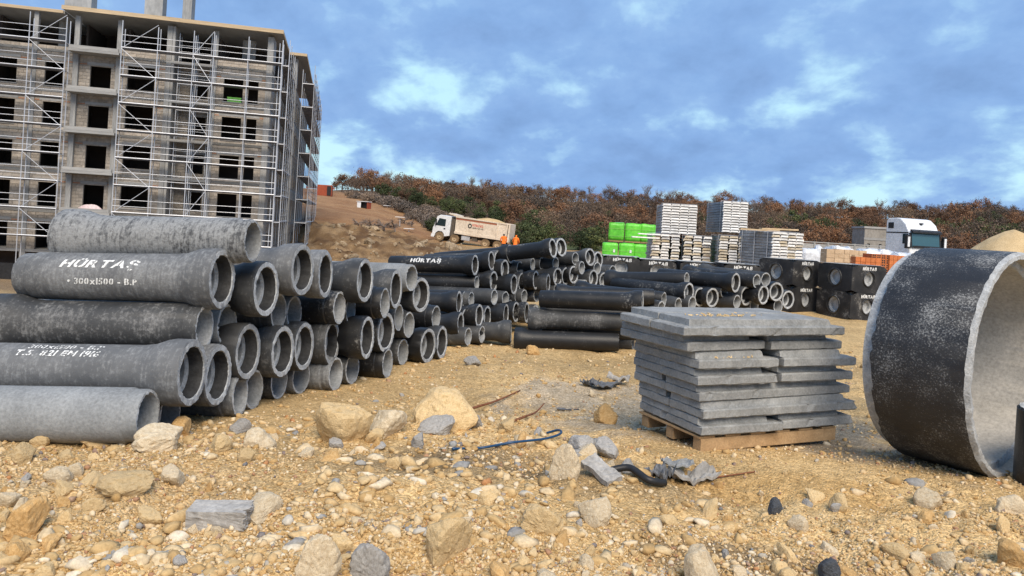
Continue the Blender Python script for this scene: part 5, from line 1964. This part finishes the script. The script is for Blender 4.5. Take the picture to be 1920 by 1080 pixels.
    # uprooted brushwood heaps on the bank
    for i, (px, py, D, s) in enumerate(((672, 418, 86, .8), (700, 420, 84, 1.0), (722, 422, 83, 1.1), (742, 424, 83, .9), (690, 414, 88, .7), (760, 397, 104, .9), (775, 400, 102, .8))):
        p = W(px, py, D)
        o = link('brushwood_heap', rg.choice(st), None, (p.x, p.y, gh(p.x, p.y) - .15), (rg.uniform(-.3, .3), rg.uniform(.2, .6), rg.random() * 6), (s, s, s * .8))
        tag(o, 'tangled heap of dead branches on the brown earth bank', 'brushwood', 'brushwood heaps on the bank')
    return cnt


n_trees = woods()
print('trees', n_trees)

# ------------------------------------------------------------------ rocks and stones
def rock_mesh(name, m, seed, sub, planes=13, rough=.05, flat=.0):
    rg = np.random.default_rng(seed)
    bm = bmesh.new()
    bmesh.ops.create_icosphere(bm, subdivisions=sub, radius=1.)
    n = rg.normal(0, 1, (planes, 3))
    n /= np.linalg.norm(n, axis=1, keepdims=True)
    hh = .55 + .38 * rg.random(planes)
    o = rg.random(3) * 90
    co = np.array([v.co[:] for v in bm.verts])
    d = co @ n.T
    rr = np.where(d > .05, hh[None, :] / np.maximum(d, .05), 9.)
    s = -np.log(np.exp(-14 * np.minimum(rr, 3)).sum(1)) / 14
    s = np.minimum(s, 1.05)
    x, y, z = co.T * 1.
    nz = fbm(x * 1.3 + o[0] + z, y * 1.3 + o[1] - z * .7, 1.6, 3) * .75 + fbm(x + o[2] + z * 1.7, y * 1.1 + z * 2.6, 3.4, 4) * .75 - .5 * np.abs(fbm(x * .6 + o[1] - z * .5, z * 1.4 + y * .8 + o[0], 2.2, 3))
    co = co * (s * (1 + rough * 2.2 * nz))[:, None]
    for v, c in zip(bm.verts, co):
        v.co = c
    me = bpy.data.meshes.new(name)
    bm.to_mesh(me)
    bm.free()
    me.materials.append(m)
    return me


ROCKM = {'lime': M_LIME, 'pale': M_PALE, 'ochre': M_OCHRE, 'grey': M_RUBBLE, 'slate': M_SLATE}


def rocks():
    rg = random.Random(4)
    proto = {}
    for k, m in ROCKM.items():
        proto[k] = [rock_mesh('rock_' + k, m, 100 + i * 7 + len(k), 4, 10 + i, .05) for i in range(4)]
    big = [  # px, py of the foot's middle, width px, height px, kind, label
        (640, 834, 92, 92, 'lime', 'tall upright tan boulder, largest of the rocks in the middle of the ground'),
        (834, 803, 106, 66, 'lime', 'broad domed tan boulder behind the blue hose'),
        (723, 808, 76, 54, 'pale', 'pale pitted boulder between the two big tan boulders'),
        (832, 1054, 86, 84, 'lime', 'smooth wedge shaped tan rock in front, below the middle'),
        (1060, 902, 50, 62, 'pale', 'pale knobbly rock beside the tilted grey slab scrap'),
        (1017, 994, 74, 46, 'lime', 'flat tan rock sunk in the gravel in front'),
        (1115, 983, 54, 48, 'pale', 'rounded cream rock with dark pits in front of the hose scrap'),
        (594, 1082, 78, 76, 'pale', 'large cream boulder cut by the lower picture edge'),
        (638, 1040, 40, 40, 'lime', 'middling tan rock behind the large cream boulder'),
        (1134, 786, 46, 34, 'ochre', 'lone ochre rock on the sand left of the slab stack'),
        (690, 1084, 76, 68, 'grey', 'rough grey concrete lump beside the cream boulder in front'),
        (702, 836, 34, 32, 'lime', 'squarish tan stone at the foot of the pale pitted boulder'),
        (630, 842, 34, 24, 'grey', 'grey wedge stone leaning on the tall tan boulder'),
        (818, 816, 66, 24, 'grey', 'long grey flake at the foot of the domed boulder'),
        (892, 803, 34, 30, 'grey', 'grey angular stone touching the domed boulder on its right'),
        (950, 808, 40, 26, 'lime', 'tan stone right of the domed boulder'),
        (782, 840, 32, 24, 'grey', 'grey cube like stone before the domed boulder'),
        (1086, 846, 60, 30, 'grey', 'flat grey rubble piece near the end of the blue hose'),
        (1141, 856, 58, 32, 'grey', 'grey rubble piece lying left of the pallet'),
        (1102, 856, 30, 26, 'pale', 'cream stone between the two grey rubble pieces'),
        (38, 866, 44, 34, 'lime', 'tan rock below the bottom pipe at the left edge'),
        (40, 1002, 66, 74, 'ochre', 'big crumbly ochre lump at the left edge'),
        (12, 950, 34, 30, 'pale', 'pale rock at the left edge above the ochre lump'),
        (28, 1042, 42, 36, 'ochre', 'reddish ochre rock at the left edge below the lump'),
        (275, 990, 54, 32, 'lime', 'tan rock left of the grey concrete bar'),
        (233, 924, 106, 34, 'lime', 'long flat tan rock in the left foreground'),
        (167, 918, 46, 30, 'lime', 'tan stone touching the long flat rock on its left'),
        (320, 908, 42, 34, 'pale', 'pale jagged stone right of the long flat rock'),
        (290, 852, 84, 44, 'pale', 'cream layered boulder in front of the bottom pipe end'),
        (480, 846, 60, 40, 'pale', 'white and grey split boulder right of the bottom pipe'),
        (330, 817, 50, 32, 'ochre', 'ochre rock in the gap beside the bottom pipe end'),
        (407, 858, 44, 32, 'lime', 'tan rock between the cream boulder and the split boulder'),
        (443, 812, 40, 22, 'grey', 'thin grey flake in front of the pipe stack'),
        (173, 838, 58, 24, 'lime', 'low tan rock wedged under the bottom pipe'),
        (70, 836, 30, 18, 'lime', 'small tan rock under the bottom pipe near the left edge'),
        (477, 978, 80, 38, 'pale', 'broad cream rock just right of the grey concrete bar'),
        (103, 908, 44, 32, 'pale', 'pale flat stone in a cluster in the left foreground'),
        (136, 888, 30, 26, 'pale', 'small pale stone on top of the cluster in the left foreground'),
        (170, 968, 36, 26, 'lime', 'small tan stone between the ochre lump and the tan rock'),
        (83, 1070, 40, 26, 'lime', 'tan stone at the lower left corner'),
        (460, 872, 30, 20, 'lime', 'small tan stone below the split boulder'),
        (1322, 1096, 66, 80, 'pale', 'pale concrete lump cut by the lower picture edge, in dark soil'),
        (1468, 1072, 34, 30, 'lime', 'tan stone right of the pale concrete lump'),
        (1562, 1090, 46, 44, 'slate', 'dark slate coloured block at the lower picture edge'),
        (1452, 976, 26, 28, 'slate', 'small dark blue grey stone on the sand in front of the pallet'),
        (1576, 962, 34, 30, 'lime', 'round tan stone on the sand in front of the large ring'),
        (1748, 952, 46, 34, 'pale', 'pale stone in the gravel below the large ring'),
        (1773, 1074, 36, 36, 'pale', 'pale stone in the lower right foreground'),
        (1681, 1050, 44, 26, 'lime', 'reddish tan flat stone in the lower right foreground'),
        (1736, 978, 32, 24, 'ochre', 'ochre stone in the gravel below the large ring'),
        (1897, 962, 44, 34, 'pale', 'pale rock at the right edge under the large ring'),
        (1498, 992, 32, 30, 'pale', 'round cream stone beside the small dark stone'),
        (1000, 660, 26, 18, 'ochre', 'bright ochre stone against the lowest black pipe'),
        (888, 683, 34, 14, 'grey', 'small grey flake on the sand in front of the middle stack'),
        (1110, 740, 18, 12, 'pale', 'small pale stone near the black scrap'),
        (1905, 1062, 60, 44, 'ochre', 'low ochre lump in the lower right corner'),
    ]
    for (px, py, w, h, k, lab) in big:
        c = G(px, py, 0.)
        z = gh(c.x, c.y)
        c = G(px, py, z)
        Y = c.y
        sx, sz = w * Y / FPX / 2 * 1.18, h * Y / FPX / 2 * 1.5
        o = link('rock', rg.choice(proto[k]), None, (c.x, c.y + sx * .35, gh(c.x, c.y) + sz * .40), (rg.uniform(-.25, .25), rg.uniform(-.25, .25), rg.random() * 6.28), (sx, sx * rg.uniform(.75, 1.), sz))
        tag(o, lab, 'rock', 'rocks lying in the foreground')
    # grey concrete bar: a broken, squared piece
    c = G(404, 992, 0)
    bm = bmesh.new()
    bmesh.ops.create_cube(bm, size=1)
    bmesh.ops.subdivide_edges(bm, edges=bm.edges[:], cuts=9, use_grid_fill=True)
    for v in bm.verts:
        x, y, zz = v.co
        k = float(fbm(np.array(x * 3 + y * 2), np.array(zz * 3 + y * 5), 1.6, 3))
        v.co = Vector((x * .30, y * .14, zz * .10)) * (1 + .10 * k)
        v.co.x += .02 * k
        v.co.z += .02 * math.sin(x * 4) * .3
    me = bpy.data.meshes.new('concrete_bar')
    bm.to_mesh(me)
    bm.free()
    me.materials.append(M_RUBBLE)
    tag(link('concrete_bar', me, None, (c.x, c.y + .05, gh(c.x, c.y) + .035), (.1, .02, .03)), 'squared blue grey concrete bar lying alone in the left foreground', 'concrete piece')
    # medium stones: individuals, alike within a kind
    low = {k: [rock_mesh('stone_' + k, m, 300 + i * 5 + len(k), 3, 12, .08) for i in range(3)] for k, m in ROCKM.items()}
    labs = {'lime': 'fist sized tan stone lying loose in gravel', 'pale': 'fist sized cream stone lying loose in gravel', 'ochre': 'fist sized ochre stone lying loose in gravel', 'grey': 'fist sized grey rubble stone lying loose in gravel', 'slate': 'fist sized dark slate stone lying loose in gravel'}
    n = 0
    while n < 280:
        px, py = rg.uniform(-30, 1950), 1095 - 400 * rg.random() ** 1.35
        if px < 300 and py < 830 or px < 860 and py < 1020 - px * .43 and px > 300 and py < 860 - (px - 300) * .36:
            continue
        if 1180 < px < 1640 and py < 860 or px > 1620 and py < 900:
            continue
        if px > 1250 and py < 930 and rg.random() < .7:
            continue
        c = G(px, py, 0)
        s = min(.075, .016 + .016 * rg.expovariate(1.0)) * (1 + .06 * (c.y - 4))
        k = rg.choices(list(ROCKM), [54, 26, 14, 6, 1])[0]
        if 640 < px < 1180 and 790 < py < 900 and rg.random() < .3:
            k = 'grey'
        o = link('stone', rg.choice(low[k]), None, (c.x, c.y, gh(c.x, c.y) + s * .12), (rg.random() * 6, rg.random() * 6, rg.random() * 6), (s * rg.uniform(.9, 1.5), s * rg.uniform(.8, 1.1), s * rg.uniform(.6, .95)))
        zn = 'among the boulders' if 560 < px < 1200 and py < 900 else ('below the pipe stack' if px < 560 else ('in front, below the boulders' if px < 1180 else ('before the slab stack' if px < 1640 else 'below the large ring')))
        tag(o, labs[k] + ' ' + zn, 'stone', f'loose {k} stones {zn}')
        n += 1
    # boulders in the bank
    earthy = [rock_mesh('boulder', M_EARTHY, 500 + i, 3, 12, .10) for i in range(4)]
    for i in range(130):
        px = rg.uniform(596, 870)
        D = rg.uniform(66, 82)
        p = W(px, 450, D)
        s = min(.45, .06 + .10 * rg.expovariate(1)) * (1.3 if px > 780 else 1)
        o = link('bank_boulder', rg.choice(earthy), None, (p.x, p.y, gh(p.x, p.y) + s * .2), (rg.random() * 6, rg.random() * 6, 0), (s * 1.3, s, s * .8))
        tag(o, 'rough boulder stuck in the broken earth bank below the truck', 'boulder', 'boulders in the earth bank')


rocks()


def pebbles():
    rg = np.random.default_rng(31)
    t = (1 + 5 ** .5) / 2
    ico = np.array([(-1, t, 0), (1, t, 0), (-1, -t, 0), (1, -t, 0), (0, -1, t), (0, 1, t), (0, -1, -t), (0, 1, -t), (t, 0, -1), (t, 0, 1), (-t, 0, -1), (-t, 0, 1)], float)
    ico /= np.linalg.norm(ico[0])
    fi = np.array([(0, 11, 5), (0, 5, 1), (0, 1, 7), (0, 7, 10), (0, 10, 11), (1, 5, 9), (5, 11, 4), (11, 10, 2), (10, 7, 6), (7, 1, 8), (3, 9, 4), (3, 4, 2), (3, 2, 6), (3, 6, 8), (3, 8, 9), (4, 9, 5), (2, 4, 11), (6, 2, 10), (8, 6, 7), (9, 8, 1)])
    n = 100000
    px = rg.uniform(-120, 2040, n)
    py = 1130 - 520 * rg.random(n) ** 1.25
    k = ((px - CX) * SA + (CY - py) * CA) / FPX
    Y = -EYE / k
    X = ((px - CX) * CA - (CY - py) * SA) / FPX * Y
    ok = (Y > 1.5) & (Y < 15)
    # fewer pebbles on the raked sand in front of the ring and pallet; denser drifts elsewhere
    dens = np.clip(.55 + 1.5 * fbm(X, Y, 1.3, 3), .08, 1)
    smoothz = np.hypot((X - 2.4) / 1.5, (Y - 5.35) / .55) < 1
    dens = np.where(smoothz, dens * .35, dens)
    dens = np.where(Y > 5.9, dens * .55, dens)
    ok &= rg.random(n) < dens
    X, Y = X[ok], Y[ok]
    n = len(X)
    Z = ground_h(X, Y)
    s = (.0028 + .0034 * rg.exponential(1., n)) * (.55 + Y / 8.5)
    s = np.minimum(s, .035)
    v = ico[None] * (1 + rg.normal(0, .22, (n, 12, 1)))
    an = rg.random((n, 3)) * 2 * math.pi
    ca, sa = np.cos(an), np.sin(an)
    v = v * (np.array((1.25, 1., .72)) * rg.uniform(.75, 1.25, (n, 1, 3)))
    # spin about x then z
    y, z = v[..., 1] * ca[:, None, 0] * 1 - v[..., 2] * sa[:, None, 0], v[..., 1] * sa[:, None, 0] + v[..., 2] * ca[:, None, 0]
    x = v[..., 0]
    x, y = x * ca[:, None, 1] - y * sa[:, None, 1], x * sa[:, None, 1] + y * ca[:, None, 1]
    V = np.stack([x, y, z], -1) * s[:, None, None] + np.stack([X, Y, Z + s * .25], -1)[:, None, :]
    Fc = (fi[None] + 12 * np.arange(n)[:, None, None]).reshape(-1, 3)
    m, tt, b = mat('loose_gravel', (.5, .4, .25), .95, 0, .25)
    g = N(tt, 'ShaderNodeNewGeometry')
    c = ramp(tt, g.outputs['Random Per Island'], [(0, (.40, .25, .10)), (.3, (.50, .335, .155)), (.55, (.58, .42, .23)), (.80, (.64, .50, .31)), (.88, (.70, .60, .44)), (.91, (.30, .28, .25)), (.955, (.46, .22, .09)), (1, (.16, .165, .175))])
    tc = N(tt, 'ShaderNodeTexCoord')
    c = mixc(tt, .6, c, ramp(tt, noise(tt, tc.outputs['Object'], 90., 3, .6), [(.3, (.65, .65, .65)), (.7, (1.25, 1.25, 1.25))]), 'MULTIPLY')
    tt.links.new(c, b.inputs['Base Color'])
    o = link('gravel', raw_mesh('gravel', V.reshape(-1, 3), Fc, m))
    tag(o, 'loose tan gravel strewn over the sandy yard', 'gravel', kind='stuff')


pebbles()


def rubble():
    rg = np.random.default_rng(77)
    bm = bmesh.new()
    bmesh.ops.create_icosphere(bm, subdivisions=2, radius=1.)
    base = np.array([v.co[:] for v in bm.verts])
    fi = np.array([[v.index for v in f.verts] for f in bm.faces])
    bm.free()
    nb = len(base)
    n = 7500
    px = rg.uniform(-100, 2020, n)
    py = 1120 - 470 * rg.random(n) ** 1.15
    k = ((px - CX) * SA + (CY - py) * CA) / FPX
    Y = -EYE / k
    X = ((px - CX) * CA - (CY - py) * SA) / FPX * Y
    d = np.clip(.30 + 2.2 * fbm(X + 5, Y, .9, 3), .04, 1)
    d = np.where(np.hypot((X - 2.4) / 1.5, (Y - 5.4) / .6) < 1, d * .2, d)
    d = np.where(Y > 5.9, d * .35, d * 1.25)
    ok = (Y > 1.5) & (Y < 13) & (rg.random(n) < d)
    for (cx, cy, r) in ((3.5, 6.2, .9), (2.2, 6.3, 1.0)):
        ok &= np.hypot(X - cx, Y - cy) > r
    ok &= X > -3.72 + .24 * Y
    X, Y = X[ok], Y[ok]
    n = len(X)
    Z = ground_h(X, Y)
    s = np.minimum((.011 + .013 * rg.exponential(1., n)) * (.65 + Y / 11), .07)
    pl = rg.normal(0, 1, (n, 9, 3))
    pl /= np.linalg.norm(pl, axis=2, keepdims=True)
    hh = .34 + .42 * rg.random((n, 9))
    dd = np.einsum('vk,npk->nvp', base, pl)
    rr = np.where(dd > .08, hh[:, None, :] / np.maximum(dd, .08), 2.).min(2)
    rr = np.minimum(rr, 1.1) * (1 + rg.normal(0, .045, rr.shape))
    v = base[None] * rr[..., None] * (np.array((1.3, 1., .7)) * rg.uniform(.75, 1.3, (n, 1, 3)))
    a = rg.random((n, 2)) * 6.28
    c, w = np.cos(a), np.sin(a)
    t = .5 * (a[:, 1] / 6.28 - .5)
    y, z = v[..., 1] * np.cos(t)[:, None] - v[..., 2] * np.sin(t)[:, None], v[..., 1] * np.sin(t)[:, None] + v[..., 2] * np.cos(t)[:, None]
    x, y = v[..., 0] * c[:, :1] - y * w[:, :1], v[..., 0] * w[:, :1] + y * c[:, :1]
    V = np.stack([x, y, z], -1) * s[:, None, None] + np.stack([X, Y, Z + s * .12], -1)[:, None, :]
    Fc = (fi[None] + nb * np.arange(n)[:, None, None]).reshape(-1, 3)
    m, tt, b = mat('rubble_fragments', (.5, .4, .25), .95, 0, .25)
    g = N(tt, 'ShaderNodeNewGeometry')
    c = ramp(tt, g.outputs['Random Per Island'], [(0, (.44, .29, .13)), (.35, (.53, .37, .18)), (.62, (.61, .455, .255)), (.82, (.66, .54, .37)), (.93, (.70, .62, .49)), (.95, (.33, .32, .30)), (1, (.24, .24, .24))])
    tc = N(tt, 'ShaderNodeTexCoord')
    nn = noise(tt, tc.outputs['Object'], 45., 5, .65)
    c = mixc(tt, .7, c, ramp(tt, nn, [(.3, (.62, .60, .56)), (.7, (1.22, 1.22, 1.22))]), 'MULTIPLY')
    tt.links.new(c, b.inputs['Base Color'])
    bump(tt, b, nn, .5, .006)
    o = link('rubble', raw_mesh('rubble', V.reshape(-1, 3), Fc, m))
    tag(o, 'broken tan rubble fragments strewn over the sandy yard', 'rubble', kind='stuff')


rubble()

# ------------------------------------------------------------------ scraps on the ground
def tube_path(name, pts, r, m, label, cat, n=8, taper=None):
    mb = MB()
    prev = None
    P = [Vector(p) for p in pts]
    # smooth the path
    S = []
    for i in range(len(P) - 1):
        p0, p1, p2, p3 = P[max(0, i - 1)], P[i], P[i + 1], P[min(len(P) - 1, i + 2)]
        for k in range(6):
            t = k / 6
            S.append(.5 * ((2 * p1) + (p2 - p0) * t + (2 * p0 - 5 * p1 + 4 * p2 - p3) * t * t + (3 * p1 - p0 - 3 * p2 + p3) * t ** 3))
    S.append(P[-1])
    rings = []
    for i, s in enumerate(S):
        d = (S[min(i + 1, len(S) - 1)] - S[max(i - 1, 0)]).normalized()
        u = d.cross(Vector((0, 0, 1)))
        u = u.normalized() if u.length > .01 else Vector((1, 0, 0))
        w = u.cross(d)
        rr = r * (1 if taper is None else 1 + (taper - 1) * i / len(S))
        b = len(mb.v)
        for k in range(n):
            a = 2 * math.pi * k / n
            mb.v.append(tuple(s + (u * math.cos(a) + w * math.sin(a)) * rr))
        rings.append(b)
    for a, b in zip(rings[:-1], rings[1:]):
        for k in range(n):
            j = (k + 1) % n
            mb.f.append((a + k, a + j, b + j, b + k))
            mb.m.append(0)
    mb.f.append(tuple(rings[0] + k for k in range(n)))
    mb.f.append(tuple(rings[-1] + k for k in reversed(range(n))))
    mb.m += [0, 0]
    o = part(name, mb, m, None, True, fix=True)
    return tag(o, label, cat)


def scrap_sheet(name, px, py, w, d, yaw, m, label, seed, amp=.05, thick=.008, dz=.02, tilt=(0, 0)):
    """crumpled stiff sheet"""
    bm = bmesh.new()
    bmesh.ops.create_grid(bm, x_segments=14, y_segments=9, size=.5)
    rg = np.random.default_rng(seed)
    o = rg.random(2) * 40
    for v in bm.verts:
        x, y = v.co.x, v.co.y
        k = float(fbm(np.array(o[0] + x * 2), np.array(o[1] + y * 2), 1.5, 3))
        e = 1 + .25 * float(vnoise(np.array(o[0] + x * 5 + y), np.array(o[1] + 9 - x * 2)))
        v.co = Vector((x * w * e, y * d * (1 + .3 * k), abs(k) * amp + amp * .8 * abs(x) ** 1.5))
    r = bmesh.ops.solidify(bm, geom=bm.faces[:], thickness=thick)
    bmesh.ops.recalc_face_normals(bm, faces=bm.faces)
    me = bpy.data.meshes.new(name)
    bm.to_mesh(me)
    bm.free()
    me.materials.append(m)
    c = G(px, py, 0.)
    c = G(px, py, gh(c.x, c.y))
    return tag(link(name, me, None, (c.x, c.y, gh(c.x, c.y) + dz), (tilt[0], tilt[1], yaw)), label, 'scrap')


def scraps():
    def gp(px, py, up=.012):
        c = G(px, py, 0.)
        c = G(px, py, gh(c.x, c.y))
        return (c.x, c.y, gh(c.x, c.y) + up)
    tube_path('blue_hose', [gp(848, 844, .02), gp(900, 846, .03), (gp(960, 843, .05)), gp(1020, 833, .05), gp(1050, 824, .05), gp(1046, 817, .05), gp(1020, 813, .03), gp(1002, 812, .015)], .0095, M_HOSE, 'curved length of dark blue hose lying among the rocks', 'hose')
    tube_path('black_hose', [gp(1146, 893, .03), gp(1180, 897, .05), gp(1215, 906, .05), gp(1246, 915, .03)], .024, M_BLACK, 'short thick black hose beside the grey scraps', 'hose')
    tube_path('dead_root', [gp(962, 790, .02), gp(985, 786, .05), gp(1005, 772, .07), gp(1020, 762, .12)], .012, M_ROOT, 'forked rusty brown root right of the domed boulder', 'root', 6, .5)
    tube_path('dead_root', [gp(868, 758, .03), gp(890, 752, .05), gp(930, 746, .04), gp(975, 738, .01)], .018, M_ROOT, 'dark brown root lying behind the domed boulder', 'root', 6, .3)
    tube_path('thin_twig', [gp(1330, 912, .01), gp(1370, 908, .015), gp(1415, 900, .01)], .006, M_ROOT, 'thin dry twig on the sand in front of the pallet', 'twig', 5)
    scrap_sheet('membrane_scrap', 1135, 725, .36, .24, .2, M_MEMB, 'crumpled black membrane scrap left of the slab stack', 3, .10, .012, .02)
    scrap_sheet('membrane_scrap', 1160, 716, .28, .2, -.3, M_RUBBLE, 'folded grey sheet scrap lying on the black membrane', 5, .12, .02, .05)
    scrap_sheet('membrane_scrap', 1105, 718, .2, .16, .5, M_MEMB, 'small upturned black membrane piece at the end of the crumpled scrap', 6, .12, .012, .02)
    scrap_sheet('grey_scrap', 1290, 906, .36, .20, .35, M_RUBBLE, 'folded grey fibre cement scrap in front of the pallet', 7, .16, .02, .02)
    scrap_sheet('grey_scrap', 1268, 893, .22, .12, .1, M_SLAB, 'pale blue grey sheet lying on the folded scrap', 8, .06, .012, .075)
    scrap_sheet('grey_scrap', 1126, 898, .26, .13, -.9, M_RUBBLE, 'tilted flat grey slab scrap at the end of the black hose', 9, .03, .04, .05, (.3, .3))
    scrap_sheet('grey_scrap', 1236, 902, .18, .12, .8, M_MEMB, 'dark torn scrap between the black hose and the grey scrap', 10, .12, .012, .02)
    scrap_sheet('black_strip', 1065, 758, .22, .035, .0, M_MEMB, 'thin black strip lying on the pale gravel', 11, .02, .008, .01)


scraps()
